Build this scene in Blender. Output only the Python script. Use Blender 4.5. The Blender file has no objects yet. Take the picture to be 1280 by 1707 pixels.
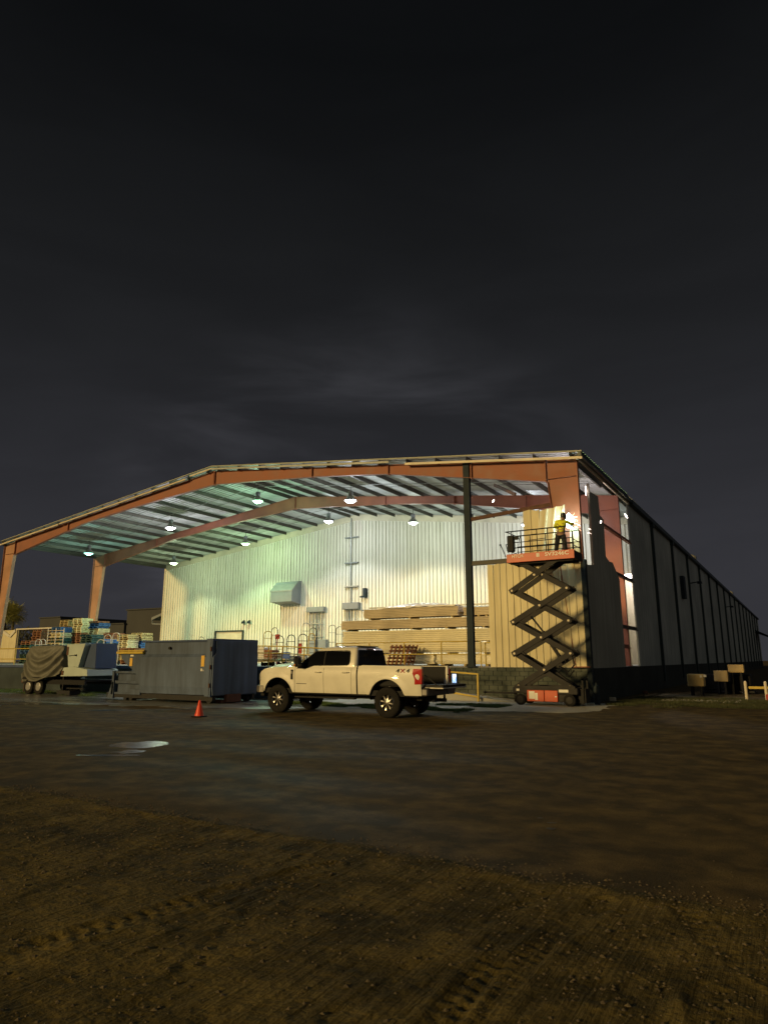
import bpy, math, random
import numpy as np
from mathutils import Vector, Matrix, noise
R = math.radians
random.seed(7)
S = bpy.context.scene
COL = S.collection
PI = math.pi

# ------------------------------------------------------------------ materials
def newmat(name):
    m = bpy.data.materials.new(name); m.use_nodes = True
    nt = m.node_tree; b = nt.nodes['Principled BSDF']
    return m, nt, b

def mat(name, col, rough=0.6, metal=0.0, var=0.15, scale=3.0, bump=0.0, bscale=30.0, coat=0.0, col2=None, rvar=0.0, spec=0.5):
    """procedural paint / stone / wood: colour varied by object-space noise, optional bump"""
    m, nt, b = newmat(name)
    b.inputs['Roughness'].default_value = rough
    b.inputs['Metallic'].default_value = metal
    b.inputs['Coat Weight'].default_value = coat
    b.inputs['Specular IOR Level'].default_value = spec
    tc = nt.nodes.new('ShaderNodeTexCoord')
    n = nt.nodes.new('ShaderNodeTexNoise'); n.inputs['Scale'].default_value = scale; n.inputs['Detail'].default_value = 6
    nt.links.new(tc.outputs['Object'], n.inputs['Vector'])
    rp = nt.nodes.new('ShaderNodeValToRGB')
    rp.color_ramp.elements[0].position = .3; rp.color_ramp.elements[1].position = .7
    c2 = col2 or tuple(c * (1 - var) for c in col)
    rp.color_ramp.elements[0].color = (*c2, 1); rp.color_ramp.elements[1].color = (*col, 1)
    nt.links.new(n.outputs['Fac'], rp.inputs['Fac']); nt.links.new(rp.outputs['Color'], b.inputs['Base Color'])
    if rvar:
        mr = nt.nodes.new('ShaderNodeMapRange'); mr.inputs['To Min'].default_value = max(0.02, rough - rvar); mr.inputs['To Max'].default_value = min(1, rough + rvar)
        mr.inputs['From Min'].default_value = .3; mr.inputs['From Max'].default_value = .7
        nt.links.new(n.outputs['Fac'], mr.inputs['Value']); nt.links.new(mr.outputs['Result'], b.inputs['Roughness'])
    if bump:
        n2 = nt.nodes.new('ShaderNodeTexNoise'); n2.inputs['Scale'].default_value = bscale; n2.inputs['Detail'].default_value = 5
        nt.links.new(tc.outputs['Object'], n2.inputs['Vector'])
        bp = nt.nodes.new('ShaderNodeBump'); bp.inputs['Strength'].default_value = bump; bp.inputs['Distance'].default_value = .02
        nt.links.new(n2.outputs['Fac'], bp.inputs['Height']); nt.links.new(bp.outputs['Normal'], b.inputs['Normal'])
    return m

def emis(name, col, st):
    m, nt, b = newmat(name)
    b.inputs['Base Color'].default_value = (*col, 1)
    b.inputs['Emission Color'].default_value = (*col, 1)
    b.inputs['Emission Strength'].default_value = st
    return m

def wallmat(name, col, streak, rough=.5):
    """painted metal sheet: faint vertical dirt streaks and horizontal lap seams"""
    m, nt, b = newmat(name)
    b.inputs['Roughness'].default_value = rough
    tc = nt.nodes.new('ShaderNodeTexCoord'); mp = nt.nodes.new('ShaderNodeMapping'); mp.inputs['Scale'].default_value = (1.6, 1.6, .12)
    nt.links.new(tc.outputs['Object'], mp.inputs['Vector'])
    n = nt.nodes.new('ShaderNodeTexNoise'); n.inputs['Scale'].default_value = 2.0; n.inputs['Detail'].default_value = 8; n.inputs['Roughness'].default_value = .65
    nt.links.new(mp.outputs['Vector'], n.inputs['Vector'])
    n2 = nt.nodes.new('ShaderNodeTexNoise'); n2.inputs['Scale'].default_value = .35; n2.inputs['Detail'].default_value = 4
    nt.links.new(tc.outputs['Object'], n2.inputs['Vector'])
    mx = nt.nodes.new('ShaderNodeMath'); mx.operation = 'MULTIPLY'
    nt.links.new(n.outputs['Fac'], mx.inputs[0]); nt.links.new(n2.outputs['Fac'], mx.inputs[1])
    rp = nt.nodes.new('ShaderNodeValToRGB'); rp.color_ramp.elements[0].position = .12; rp.color_ramp.elements[1].position = .36
    rp.color_ramp.elements[0].color = (*streak, 1); rp.color_ramp.elements[1].color = (*col, 1)
    nt.links.new(mx.outputs[0], rp.inputs['Fac']); nt.links.new(rp.outputs['Color'], b.inputs['Base Color'])
    return m

M = {}
M['wall'] = wallmat('white_wall_sheet', (.74, .70, .58), (.62, .58, .46))
M['ribshade'] = mat('rib_shadow_strip', (.27, .25, .15), .8, 0, .4, 2)  # dark olive: rib shadow put into colour along the panel joints
M['sidewall'] = wallmat('side_wall_sheet', (.48, .50, .46), (.26, .28, .26), .6)
M['sidebase'] = mat('dark_block_base', (.045, .05, .046), .9, 0, .4, .6, .4, 8, spec=.2)
M['sidedark'] = wallmat('grey_side_sheet', (.36, .36, .31), (.25, .25, .21), .7)
M['deck'] = mat('galvanised_deck', (.50, .53, .50), .6, 0, .2, 1.2)
M['rust'] = mat('red_oxide_paint', (.31, .112, .060), .65, 0, .28, 1.4, .15, 12, rvar=.1)
M['purlin'] = mat('dark_purlin_steel', (.055, .050, .036), .6, .1, .3, 2)
M['trimgrey'] = mat('dull_roof_trim', (.36, .37, .30), .6, 0, .3, 1.3)
M['colpaint'] = mat('lamplit_red_paint', (.46, .235, .135), .65, 0, .3, 1.1)  # paler copy of the red oxide, canopy lamp light put into the colour
M['trim'] = mat('cream_trim', (.66, .58, .42), .5, 0, .25, 1.3)
M['clad'] = wallmat('cream_cladding', (.72, .66, .44), (.54, .48, .30), .7)
M['darkpost'] = mat('dark_steel_paint', (.030, .042, .052), .7, 0, .3, 2, spec=.15)
M['gutter'] = mat('dark_green_gutter', (.02, .04, .04), .5, .1, .3, 2)
M['tealcap'] = mat('teal_roof_edge', (.12, .30, .28), .4, .3, .2, 2)
M['conduit'] = mat('galvanised_conduit', (.28, .29, .28), .45, .5, .2, 3)
M['boxgrey'] = mat('grey_box_paint', (.20, .215, .22), .5, .1, .15, 2)
M['rustsub'] = mat('rusty_steel', (.12, .055, .032), .8, 0, .4, 6, .2)
M['black'] = mat('black_plastic', (.012, .012, .013), .6, 0, .2, 5, spec=.2)
M['blackmetal'] = mat('black_steel', (.022, .022, .024), .55, 0, .25, 5, spec=.25)
M['rubber'] = mat('tyre_rubber', (.020, .019, .018), .85, 0, .35, 8, .3, 40, spec=.15)
M['chrome'] = mat('chrome', (.42, .41, .40), .28, 1.0, .3, 9)
M['dullbumper'] = mat('dull_bumper', (.20, .19, .18), .5, .6, .2, 6)
M['alum'] = mat('dull_aluminium', (.45, .45, .44), .4, .9, .15, 6)
M['glass'] = mat('tinted_glass', (.004, .0045, .005), .10, 0, .1, 2, spec=.35)
M['paint'] = mat('white_truck_paint', (.74, .72, .62), .40, 0, .13, 2.2, coat=.5, rvar=.12)
M['redlens'] = mat('red_lens', (.48, .012, .01), .2, 0, .15, 9, coat=1)
M['clearlens'] = mat('clear_lens', (.22, .22, .20), .35, 0, .1, 9, coat=1)
M['amber'] = mat('amber_lens', (.6, .22, .03), .3, 0, .1, 9)
M['orange'] = mat('orange_lift_paint', (.56, .075, .014), .45, 0, .2, 2.5, coat=.2)
M['liftgrey'] = mat('lift_grey_paint', (.045, .043, .042), .65, 0, .3, 3, spec=.15)
M['whiteplate'] = mat('white_decal', (.75, .74, .68), .5, 0, .1, 9)
M['decal'] = mat('black_decal', (.012, .015, .015), .5, 0, .1, 9)
M['reddecal'] = mat('red_decal', (.35, .02, .02), .5, 0, .1, 9)
M['yellow'] = mat('yellow_rail_paint', (.56, .40, .045), .5, 0, .3, 3)
M['yellowsticker'] = mat('yellow_sticker', (.75, .45, .06), .5, 0, .1, 9)
M['steelblue'] = mat('dark_blue_grey_paint', (.058, .090, .185), .6, 0, .45, .8, .25, 4, col2=(.042, .062, .13), rvar=.12, spec=.25)
M['steelgrey'] = wallmat('weathered_container_paint', (.105, .145, .235), (.050, .064, .090), .65); M['steelgrey'].node_tree.nodes['Principled BSDF'].inputs['Specular IOR Level'].default_value = .25
M['rustbrown'] = mat('flaking_brown', (.16, .065, .04), .8, 0, .4, 5, .3)
M['cone'] = mat('orange_cone', (.85, .07, .025), .45, 0, .1, 4)
M['dockface'] = mat('dock_block', (.060, .078, .085), .9, 0, .4, .9, .5, 9, col2=(.035, .045, .05), spec=.2)
M['dockright'] = mat('painted_block', (.105, .118, .10), .9, 0, .4, 1.3, .6, 14, col2=(.05, .06, .05), spec=.2)
M['docktop'] = mat('dock_concrete', (.30, .29, .27), .75, 0, .3, .8, .3, 20)
M['tarp'] = mat('green_grey_tarp', (.13, .13, .105), .6, 0, .3, 3, .2, 60)
M['machine'] = mat('pale_green_machine', (.42, .50, .46), .5, 0, .15, 1.5)
M['machineblue'] = mat('dark_blue_machine', (.02, .05, .13), .6, 0, .2, 2)
M['wood'] = mat('pine_wood', (.52, .40, .17), .8, 0, .35, 4)
M['woodpale'] = mat('pale_wood', (.72, .62, .34), .8, 0, .25, 4)
M['woodbrown'] = mat('brown_wood', (.30, .13, .06), .8, 0, .35, 4)
M['woodblue'] = mat('blue_painted_wood', (.04, .13, .32), .7, 0, .3, 4)
M['woodgreen'] = mat('dark_green_wood', (.03, .085, .07), .8, 0, .35, 4)
M['panel'] = mat('tan_panel_edge', (.60, .51, .35), .8, 0, .3, 1.1)
M['panelpale'] = mat('pale_panel_edge', (.78, .72, .50), .75, 0, .25, 1.1)
M['plastic'] = mat('crumpled_white_plastic', (.72, .70, .62), .35, 0, .15, 8)
M['cartmetal'] = mat('worn_cart_steel', (.33, .33, .27), .4, .6, .3, 5)
M['hivis'] = mat('yellow_jacket', (.85, .88, .04), .75, 0, .2, 9, .2, 60)
M['reflect'] = mat('brown_strap', (.25, .13, .05), .5, 0, .1, 9)
M['trousers'] = mat('dark_jeans', (.025, .03, .04), .85, 0, .3, 12, .2, 80)
M['skin'] = mat('skin', (.35, .20, .13), .5, 0, .1, 12)
M['helmet'] = mat('black_helmet', (.03, .03, .035), .3, 0, .2, 8)
M['leaf'] = mat('palm_leaf', (.60, .58, .18), .6, 0, .4, 3)
M['bark'] = mat('bark', (.12, .09, .06), .9, 0, .3, 6, .5)
M['grass'] = mat('grass_blades', (.10, .17, .045), .8, 0, .45, 1.5)
M['grassdim'] = mat('shaded_grass_blades', (.060, .070, .025), .8, 0, .45, 1.5)  # darker copy of the grass, dimness beside the side wall put into colour
M['tanbox'] = mat('tan_cabinet', (.55, .40, .16), .6, 0, .2, 2)
M['farwall'] = mat('far_building_wall', (.065, .07, .075), .9, 0, .3, .1)
M['darkfar'] = mat('far_dark', (.03, .035, .03), .9, 0, .4, .2)
M['cup'] = mat('white_cup', (.8, .8, .78), .5, 0, .05, 5)
M['tankblue'] = mat('blue_plastic', (.05, .14, .5), .4, 0, .1, 5)
M['redpaint'] = mat('red_paint', (.5, .04, .02), .5, 0, .2, 5)
M['stone'] = mat('pebble', (.135, .105, .060), .85, 0, .6, 40)

# ------------------------------------------------------------------ mesh builder
class MB:
    def __init__(s): s.v = []; s.f = []
    def add(s, vs, fs):
        o = len(s.v); s.v += [tuple(v) for v in vs]; s.f += [tuple(i + o for i in f) for f in fs]; return s
    def box(s, x0, y0, z0, x1, y1, z1):
        x0, x1 = min(x0, x1), max(x0, x1); y0, y1 = min(y0, y1), max(y0, y1); z0, z1 = min(z0, z1), max(z0, z1)
        vs = [(x0, y0, z0), (x1, y0, z0), (x1, y1, z0), (x0, y1, z0), (x0, y0, z1), (x1, y0, z1), (x1, y1, z1), (x0, y1, z1)]
        return s.add(vs, [(3, 2, 1, 0), (4, 5, 6, 7), (0, 1, 5, 4), (1, 2, 6, 5), (2, 3, 7, 6), (3, 0, 4, 7)])
    def bev(s, x0, y0, z0, x1, y1, z1, b=.02):
        """box with chamfered vertical and top/bottom edges"""
        x0, x1 = min(x0, x1), max(x0, x1); y0, y1 = min(y0, y1), max(y0, y1); z0, z1 = min(z0, z1), max(z0, z1)
        b = min(b, (x1 - x0) * .45, (y1 - y0) * .45, (z1 - z0) * .45)
        def ring(i, z):
            return [(x0 + i + b, y0 + i, z), (x1 - i - b, y0 + i, z), (x1 - i, y0 + i + b, z), (x1 - i, y1 - i - b, z), (x1 - i - b, y1 - i, z), (x0 + i + b, y1 - i, z), (x0 + i, y1 - i - b, z), (x0 + i, y0 + i + b, z)]
        rs = [ring(b * .7, z0), ring(0, z0 + b), ring(0, z1 - b), ring(b * .7, z1)]
        return s.loft(rs)
    def loft(s, rings, cap=True, close=True):
        n = len(rings[0]); vs = [p for r in rings for p in r]; fs = []
        for k in range(len(rings) - 1):
            for i in range(n if close else n - 1):
                j = (i + 1) % n
                fs.append((k * n + i, k * n + j, (k + 1) * n + j, (k + 1) * n + i))
        if cap and close:
            fs.append(tuple(range(n - 1, -1, -1))); fs.append(tuple((len(rings) - 1) * n + i for i in range(n)))
        return s.add(vs, fs)
    def cyl(s, p0, p1, r0, r1=None, n=10, cap=True):
        r1 = r0 if r1 is None else r1
        p0 = Vector(p0); p1 = Vector(p1); d = (p1 - p0).normalized()
        a = d.cross(Vector((0, 0, 1)))
        if a.length < 1e-4: a = Vector((1, 0, 0))
        a.normalize(); b = d.cross(a)
        rs = []
        for p, r in ((p0, r0), (p1, r1)):
            rs.append([tuple(p + (a * math.cos(t) + b * math.sin(t)) * r) for t in [2 * PI * i / n for i in range(n)]])
        return s.loft(rs, cap)
    def tube(s, pts, r, n=8, closed=False):
        pts = [Vector(p) for p in pts]; rings = []; m = len(pts); up = None
        for i, p in enumerate(pts):
            if closed: d = pts[(i + 1) % m] - pts[i - 1]
            else: d = pts[min(i + 1, m - 1)] - pts[max(i - 1, 0)]
            d.normalize()
            if up is None:
                up = Vector((0, 0, 1)) if abs(d.z) < .9 else Vector((1, 0, 0))
            a = d.cross(up)
            if a.length < 1e-3: a = d.cross(Vector((.3, 1, .2)))
            a.normalize(); b = a.cross(d).normalized(); up = b
            rr = r[i] if isinstance(r, (list, tuple)) else r
            rings.append([tuple(p + (a * math.cos(t) + b * math.sin(t)) * rr) for t in [2 * PI * k / n for k in range(n)]])
        if closed: rings.append(rings[0]); return s.loft(rings, False)
        return s.loft(rings)
    def beam(s, p0, p1, w, h, up=(0, 0, 1)):
        """rectangular bar from p0 to p1: w sideways, h along up"""
        p0 = Vector(p0); p1 = Vector(p1); d = (p1 - p0).normalized(); u = Vector(up)
        a = d.cross(u)
        if a.length < 1e-4: a = d.cross(Vector((1, 0, 0)))
        a.normalize(); b = a.cross(d).normalized()
        rs = [[tuple(p + a * i * w / 2 + b * j * h / 2) for i, j in ((-1, -1), (1, -1), (1, 1), (-1, 1))] for p in (p0, p1)]
        return s.loft(rs)
    def prism(s, poly, axis, a, b):
        """poly of 2D points, extruded along axis x / y / z from a to b"""
        def m(p, t):
            return {'y': (p[0], t, p[1]), 'x': (t, p[0], p[1]), 'z': (p[0], p[1], t)}[axis]
        return s.loft([[m(p, a) for p in poly], [m(p, b) for p in poly]])
    def lathe(s, prof, c=(0, 0, 0), axis='z', n=24, cap=True):
        rings = []
        for r, h in prof:
            ring = []
            for i in range(n):
                t = 2 * PI * i / n; u, v = r * math.cos(t), r * math.sin(t)
                p = {'z': (u, v, h), 'y': (u, h, v), 'x': (h, u, v)}[axis]
                ring.append((p[0] + c[0], p[1] + c[1], p[2] + c[2]))
            rings.append(ring)
        return s.loft(rings, cap)
    def grid(s, fn, nu, nv):
        vs = [fn(i / nu, j / nv) for j in range(nv + 1) for i in range(nu + 1)]
        fs = [(j * (nu + 1) + i, j * (nu + 1) + i + 1, (j + 1) * (nu + 1) + i + 1, (j + 1) * (nu + 1) + i) for j in range(nv) for i in range(nu)]
        return s.add(vs, fs)
    def build(s, name, m, parent=None, smooth=False, world=False, bevel=0):
        vs = s.v
        if world and parent is not None:
            o = parent
            while o.parent: o = o.parent
            L = o.location; vs = [(x - L.x, y - L.y, z - L.z) for x, y, z in vs]
        me = bpy.data.meshes.new(name); me.from_pydata(vs, [], s.f); me.validate()
        import bmesh
        bm = bmesh.new(); bm.from_mesh(me); bmesh.ops.recalc_face_normals(bm, faces=bm.faces); bm.to_mesh(me); bm.free()
        if m: me.materials.append(m if not isinstance(m, str) else M[m])
        o = bpy.data.objects.new(name, me); COL.objects.link(o)
        if parent: o.parent = parent
        if smooth:
            me.shade_smooth()
            try: me.set_sharp_from_angle(angle=R(38))
            except Exception: pass
        if bevel:
            bv = o.modifiers.new('bevel', 'BEVEL'); bv.width = bevel; bv.segments = 2; bv.limit_method = 'ANGLE'
        return o

def tag(o, label=None, cat=None, group=None, kind=None):
    if label: o['label'] = label
    if cat: o['category'] = cat
    if group: o['group'] = group
    if kind: o['kind'] = kind
    return o
def thing(name, label, cat, loc=(0, 0, 0), rz=0, group=None):
    o = bpy.data.objects.new(name, None); o.empty_display_size = .3; COL.objects.link(o)
    o.location = loc; o.rotation_euler = (0, 0, rz)
    return tag(o, label, cat, group)
def copy_tree(o, parent=None):
    c = o.copy(); COL.objects.link(c); c.parent = parent
    for ch in list(kids.get(o, [])) or [x for x in o.children]:
        copy_tree(ch, c)
    return c
kids = {}
def text_mesh(txt, size, depth, name, m, parent, loc, rot, sx=1.0, shear=0.0):
    cu = bpy.data.curves.new('t', 'FONT'); cu.body = txt; cu.size = size; cu.extrude = depth; cu.shear = shear
    cu.align_x = 'CENTER'; cu.align_y = 'CENTER'; cu.offset = size * .02; cu.resolution_u = 3
    t = bpy.data.objects.new('t', cu); COL.objects.link(t)
    dg = bpy.context.evaluated_depsgraph_get(); dg.update()
    me = bpy.data.meshes.new_from_object(t.evaluated_get(dg)); bpy.data.objects.remove(t)
    me.transform(Matrix.Diagonal((sx, 1, 1, 1)))
    me.materials.clear(); me.materials.append(M[m])
    o = bpy.data.objects.new(name, me); COL.objects.link(o); o.parent = parent; o.location = loc; o.rotation_euler = rot
    return o

# ------------------------------------------------------------------ camera
TH, AZ = R(12.3635), R(31.2585)
cam = bpy.data.cameras.new('camera'); co = bpy.data.objects.new('camera', cam); COL.objects.link(co)
cam.sensor_fit = 'VERTICAL'; cam.sensor_height = 24.0; cam.lens = 24.0 * 1120 / 1707
cam.clip_start = .05; cam.clip_end = 2000
co.location = (0, 0, 1.7); co.rotation_euler = (PI / 2 + TH, 0, AZ)
S.camera = co
fw = Vector((-math.sin(AZ), math.cos(AZ), 0)); rt = Vector((math.cos(AZ), math.sin(AZ), 0))
def ray(px, py):
    a = (px - 640) / 1120; b = -(py - 853.5) / 1120
    f = math.cos(TH) - b * math.sin(TH); u = math.sin(TH) + b * math.cos(TH)
    return (fw * f + rt * a + Vector((0, 0, u)))

# ------------------------------------------------------------------ world (overcast night sky lit by the town) and the warm yard light
W = bpy.data.worlds.new('World'); S.world = W; W.use_nodes = True
nt = W.node_tree; bg = nt.nodes['Background']
SUN_EL, SUN_D = R(14), Vector((.38, 1.0, 0)).normalized()
tc = nt.nodes.new('ShaderNodeTexCoord'); sep = nt.nodes.new('ShaderNodeSeparateXYZ'); nt.links.new(tc.outputs['Generated'], sep.inputs[0])
rp = nt.nodes.new('ShaderNodeValToRGB'); els = rp.color_ramp.elements
stops = [(0.0, (.036, .036, .042)), (.12, (.034, .034, .040)), (.30, (.0215, .022, .0255)), (.42, (.0150, .0156, .0175)), (.56, (.0092, .0098, .0108)), (.72, (.0042, .0047, .0053)), (1.0, (.003, .0033, .004))]
els[0].position = 0; els[0].color = (*stops[0][1], 1); els[1].position = 1; els[1].color = (*stops[-1][1], 1)
for p, c in stops[1:-1]:
    e = els.new(p); e.color = (*c, 1)
nt.links.new(sep.outputs['Z'], rp.inputs['Fac'])
def dotn(v):
    d = nt.nodes.new('ShaderNodeVectorMath'); d.operation = 'DOT_PRODUCT'; d.inputs[1].default_value = v.normalized()
    nrm = nt.nodes.new('ShaderNodeVectorMath'); nrm.operation = 'NORMALIZE'; nt.links.new(tc.outputs['Generated'], nrm.inputs[0])
    nt.links.new(nrm.outputs[0], d.inputs[0]); return d.outputs['Value']
def mrange(inp, a, b, c, d_, smooth=True):
    m = nt.nodes.new('ShaderNodeMapRange'); m.inputs['From Min'].default_value = a; m.inputs['From Max'].default_value = b
    m.inputs['To Min'].default_value = c; m.inputs['To Max'].default_value = d_
    if smooth: m.interpolation_type = 'SMOOTHSTEP'
    nt.links.new(inp, m.inputs['Value']); return m.outputs['Result']
mp = nt.nodes.new('ShaderNodeMapping'); mp.inputs['Scale'].default_value = (1.1, 1.1, 4.6); mp.inputs['Rotation'].default_value = (R(-6), R(20), R(0)); mp.inputs['Location'].default_value = (.7, .3, .9)
nt.links.new(tc.outputs['Generated'], mp.inputs['Vector'])
nz = nt.nodes.new('ShaderNodeTexNoise'); nz.inputs['Scale'].default_value = 2.6; nz.inputs['Detail'].default_value = 6; nz.inputs['Roughness'].default_value = .5; nz.inputs['Distortion'].default_value = .5
nt.links.new(mp.outputs['Vector'], nz.inputs['Vector'])
cl = mrange(nz.outputs['Fac'], .34, .74, 0, 1)
lobe = mrange(dotn(ray(600, 1000)), .895, .985, 0, 1)
mul = nt.nodes.new('ShaderNodeMath'); mul.operation = 'MULTIPLY'; nt.links.new(cl, mul.inputs[0]); nt.links.new(lobe, mul.inputs[1])
base_n = mrange(nz.outputs['Fac'], .3, .7, .92, 1.07)
vm = nt.nodes.new('ShaderNodeVectorMath'); vm.operation = 'SCALE'; nt.links.new(rp.outputs['Color'], vm.inputs[0]); nt.links.new(base_n, vm.inputs['Scale'])
cc = nt.nodes.new('ShaderNodeVectorMath'); cc.operation = 'SCALE'; cc.inputs[0].default_value = (.034, .034, .039); nt.links.new(mul.outputs[0], cc.inputs['Scale'])
ad = nt.nodes.new('ShaderNodeVectorMath'); ad.operation = 'ADD'; nt.links.new(vm.outputs[0], ad.inputs[0]); nt.links.new(cc.outputs[0], ad.inputs[1])
# added ambient: unseen sky glow behind and right of the camera, lifts the side wall
gl = mrange(dotn(Vector((.9, -.35, .22))), .25, 1.0, 0, 1)
gc = nt.nodes.new('ShaderNodeVectorMath'); gc.operation = 'SCALE'; gc.inputs[0].default_value = (.085, .084, .072); nt.links.new(gl, gc.inputs['Scale'])
ad2 = nt.nodes.new('ShaderNodeVectorMath'); ad2.operation = 'ADD'; nt.links.new(ad.outputs[0], ad2.inputs[0]); nt.links.new(gc.outputs[0], ad2.inputs[1])
nt.links.new(ad2.outputs[0], bg.inputs['Color']); bg.inputs['Strength'].default_value = 1.0
sl = bpy.data.lights.new('sun', 'SUN'); sl.energy = 2.5; sl.angle = R(8); sl.color = (1.0, .69, .27)
so = bpy.data.objects.new('sun', sl); COL.objects.link(so)
sd = Vector((SUN_D.x * math.cos(SUN_EL), SUN_D.y * math.cos(SUN_EL), -math.sin(SUN_EL)))
so.rotation_euler = sd.to_track_quat('-Z', 'Y').to_euler(); so.location = (-20, -30, 15)
S.view_settings.view_transform = 'Standard'; S.view_settings.look = 'None'; S.view_settings.exposure = 0; S.view_settings.gamma = 1
S.cycles.max_bounces = 6; S.cycles.diffuse_bounces = 3; S.cycles.glossy_bounces = 3
S.cycles.use_denoising = True
S.cycles.sample_clamp_indirect = 3

# ------------------------------------------------------------------ ground
def ground_mat(name, c1, c2, c3, rough0, rough1, wet=True, fine=60.0, bumpd=.012, spec=.5, streak=0):
    m, nt, b = newmat(name); b.inputs['Specular IOR Level'].default_value = spec
    tc = nt.nodes.new('ShaderNodeTexCoord')
    def nze(scale, det, src=None, rg=.6):
        n = nt.nodes.new('ShaderNodeTexNoise'); n.inputs['Scale'].default_value = scale; n.inputs['Detail'].default_value = det; n.inputs['Roughness'].default_value = rg
        nt.links.new(src or tc.outputs['Object'], n.inputs['Vector']); return n.outputs['Fac']
    mp = nt.nodes.new('ShaderNodeMapping'); mp.inputs['Rotation'].default_value = (0, 0, R(-25)); mp.inputs['Scale'].default_value = (.35, 1.3, 1)
    nt.links.new(tc.outputs['Object'], mp.inputs['Vector'])
    big = nze(.35, 7, mp.outputs['Vector']); mid = nze(2.1, 8); fin = nze(fine, 4)
    rp = nt.nodes.new('ShaderNodeValToRGB'); rp.color_ramp.elements[0].position = .36; rp.color_ramp.elements[1].position = .66
    rp.color_ramp.elements[0].color = (*c1, 1); rp.color_ramp.elements[1].color = (*c2, 1)
    nt.links.new(big, rp.inputs['Fac'])
    r2 = nt.nodes.new('ShaderNodeValToRGB'); r2.color_ramp.elements[0].position = .42; r2.color_ramp.elements[1].position = .75
    nt.links.new(mid, r2.inputs['Fac'])
    mx = nt.nodes.new('ShaderNodeMix'); mx.data_type = 'RGBA'; nt.links.new(r2.outputs['Color'], mx.inputs['Factor'])
    nt.links.new(rp.outputs['Color'], mx.inputs['A']); mx.inputs['B'].default_value = (*c3, 1)
    mm = nt.nodes.new('ShaderNodeMix'); mm.data_type = 'RGBA'; mm.blend_type = 'MULTIPLY'; mm.inputs['Factor'].default_value = .75
    r3 = nt.nodes.new('ShaderNodeValToRGB'); r3.color_ramp.elements[0].position = .3; r3.color_ramp.elements[1].position = .62
    r3.color_ramp.elements[0].color = (.35, .35, .35, 1); nt.links.new(fin, r3.inputs['Fac'])
    nt.links.new(mx.outputs['Result'], mm.inputs['A']); nt.links.new(r3.outputs['Color'], mm.inputs['B'])
    nt.links.new(mm.outputs['Result'], b.inputs['Base Color'])
    mr = nt.nodes.new('ShaderNodeMapRange'); mr.inputs['From Min'].default_value = .4; mr.inputs['From Max'].default_value = .62
    mr.inputs['To Min'].default_value = rough0; mr.inputs['To Max'].default_value = rough1
    nt.links.new(big, mr.inputs['Value']); nt.links.new(mr.outputs['Result'], b.inputs['Roughness'])
    a = nt.nodes.new('ShaderNodeMath'); a.operation = 'MULTIPLY_ADD'; a.inputs[1].default_value = .35; nt.links.new(fin, a.inputs[0]); nt.links.new(mid, a.inputs[2])
    if streak:
        m3 = nt.nodes.new('ShaderNodeMapping'); m3.inputs['Rotation'].default_value = (0, 0, R(-6)); m3.inputs['Scale'].default_value = (16, .8, 1); nt.links.new(tc.outputs['Object'], m3.inputs['Vector'])
        stn = nze(2.2, 4, m3.outputs['Vector']); rp.color_ramp.elements[0].position = .42; rp.color_ramp.elements[1].position = .58; a2 = nt.nodes.new('ShaderNodeMath'); a2.operation = 'MULTIPLY_ADD'; a2.inputs[1].default_value = streak; nt.links.new(stn, a2.inputs[0]); nt.links.new(a.outputs[0], a2.inputs[2]); a = a2
    bp = nt.nodes.new('ShaderNodeBump'); bp.inputs['Strength'].default_value = .7; bp.inputs['Distance'].default_value = bumpd
    nt.links.new(a.outputs[0], bp.inputs['Height']); nt.links.new(bp.outputs['Normal'], b.inputs['Normal'])
    return m
M['yard'] = ground_mat('damp_yard', (.036, .029, .016), (.096, .074, .038), (.200, .146, .060), .72, .95, bumpd=.020, spec=.16)
M['dirt'] = ground_mat('loose_dirt', (.050, .040, .012), (.125, .097, .028), (.23, .175, .055), .9, .97, fine=38, bumpd=.045, spec=.2, streak=.55)
M['apron'] = ground_mat('concrete_apron', (.34, .34, .30), (.50, .49, .44), (.38, .35, .29), .6, .85, fine=40, bumpd=.006)

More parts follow.
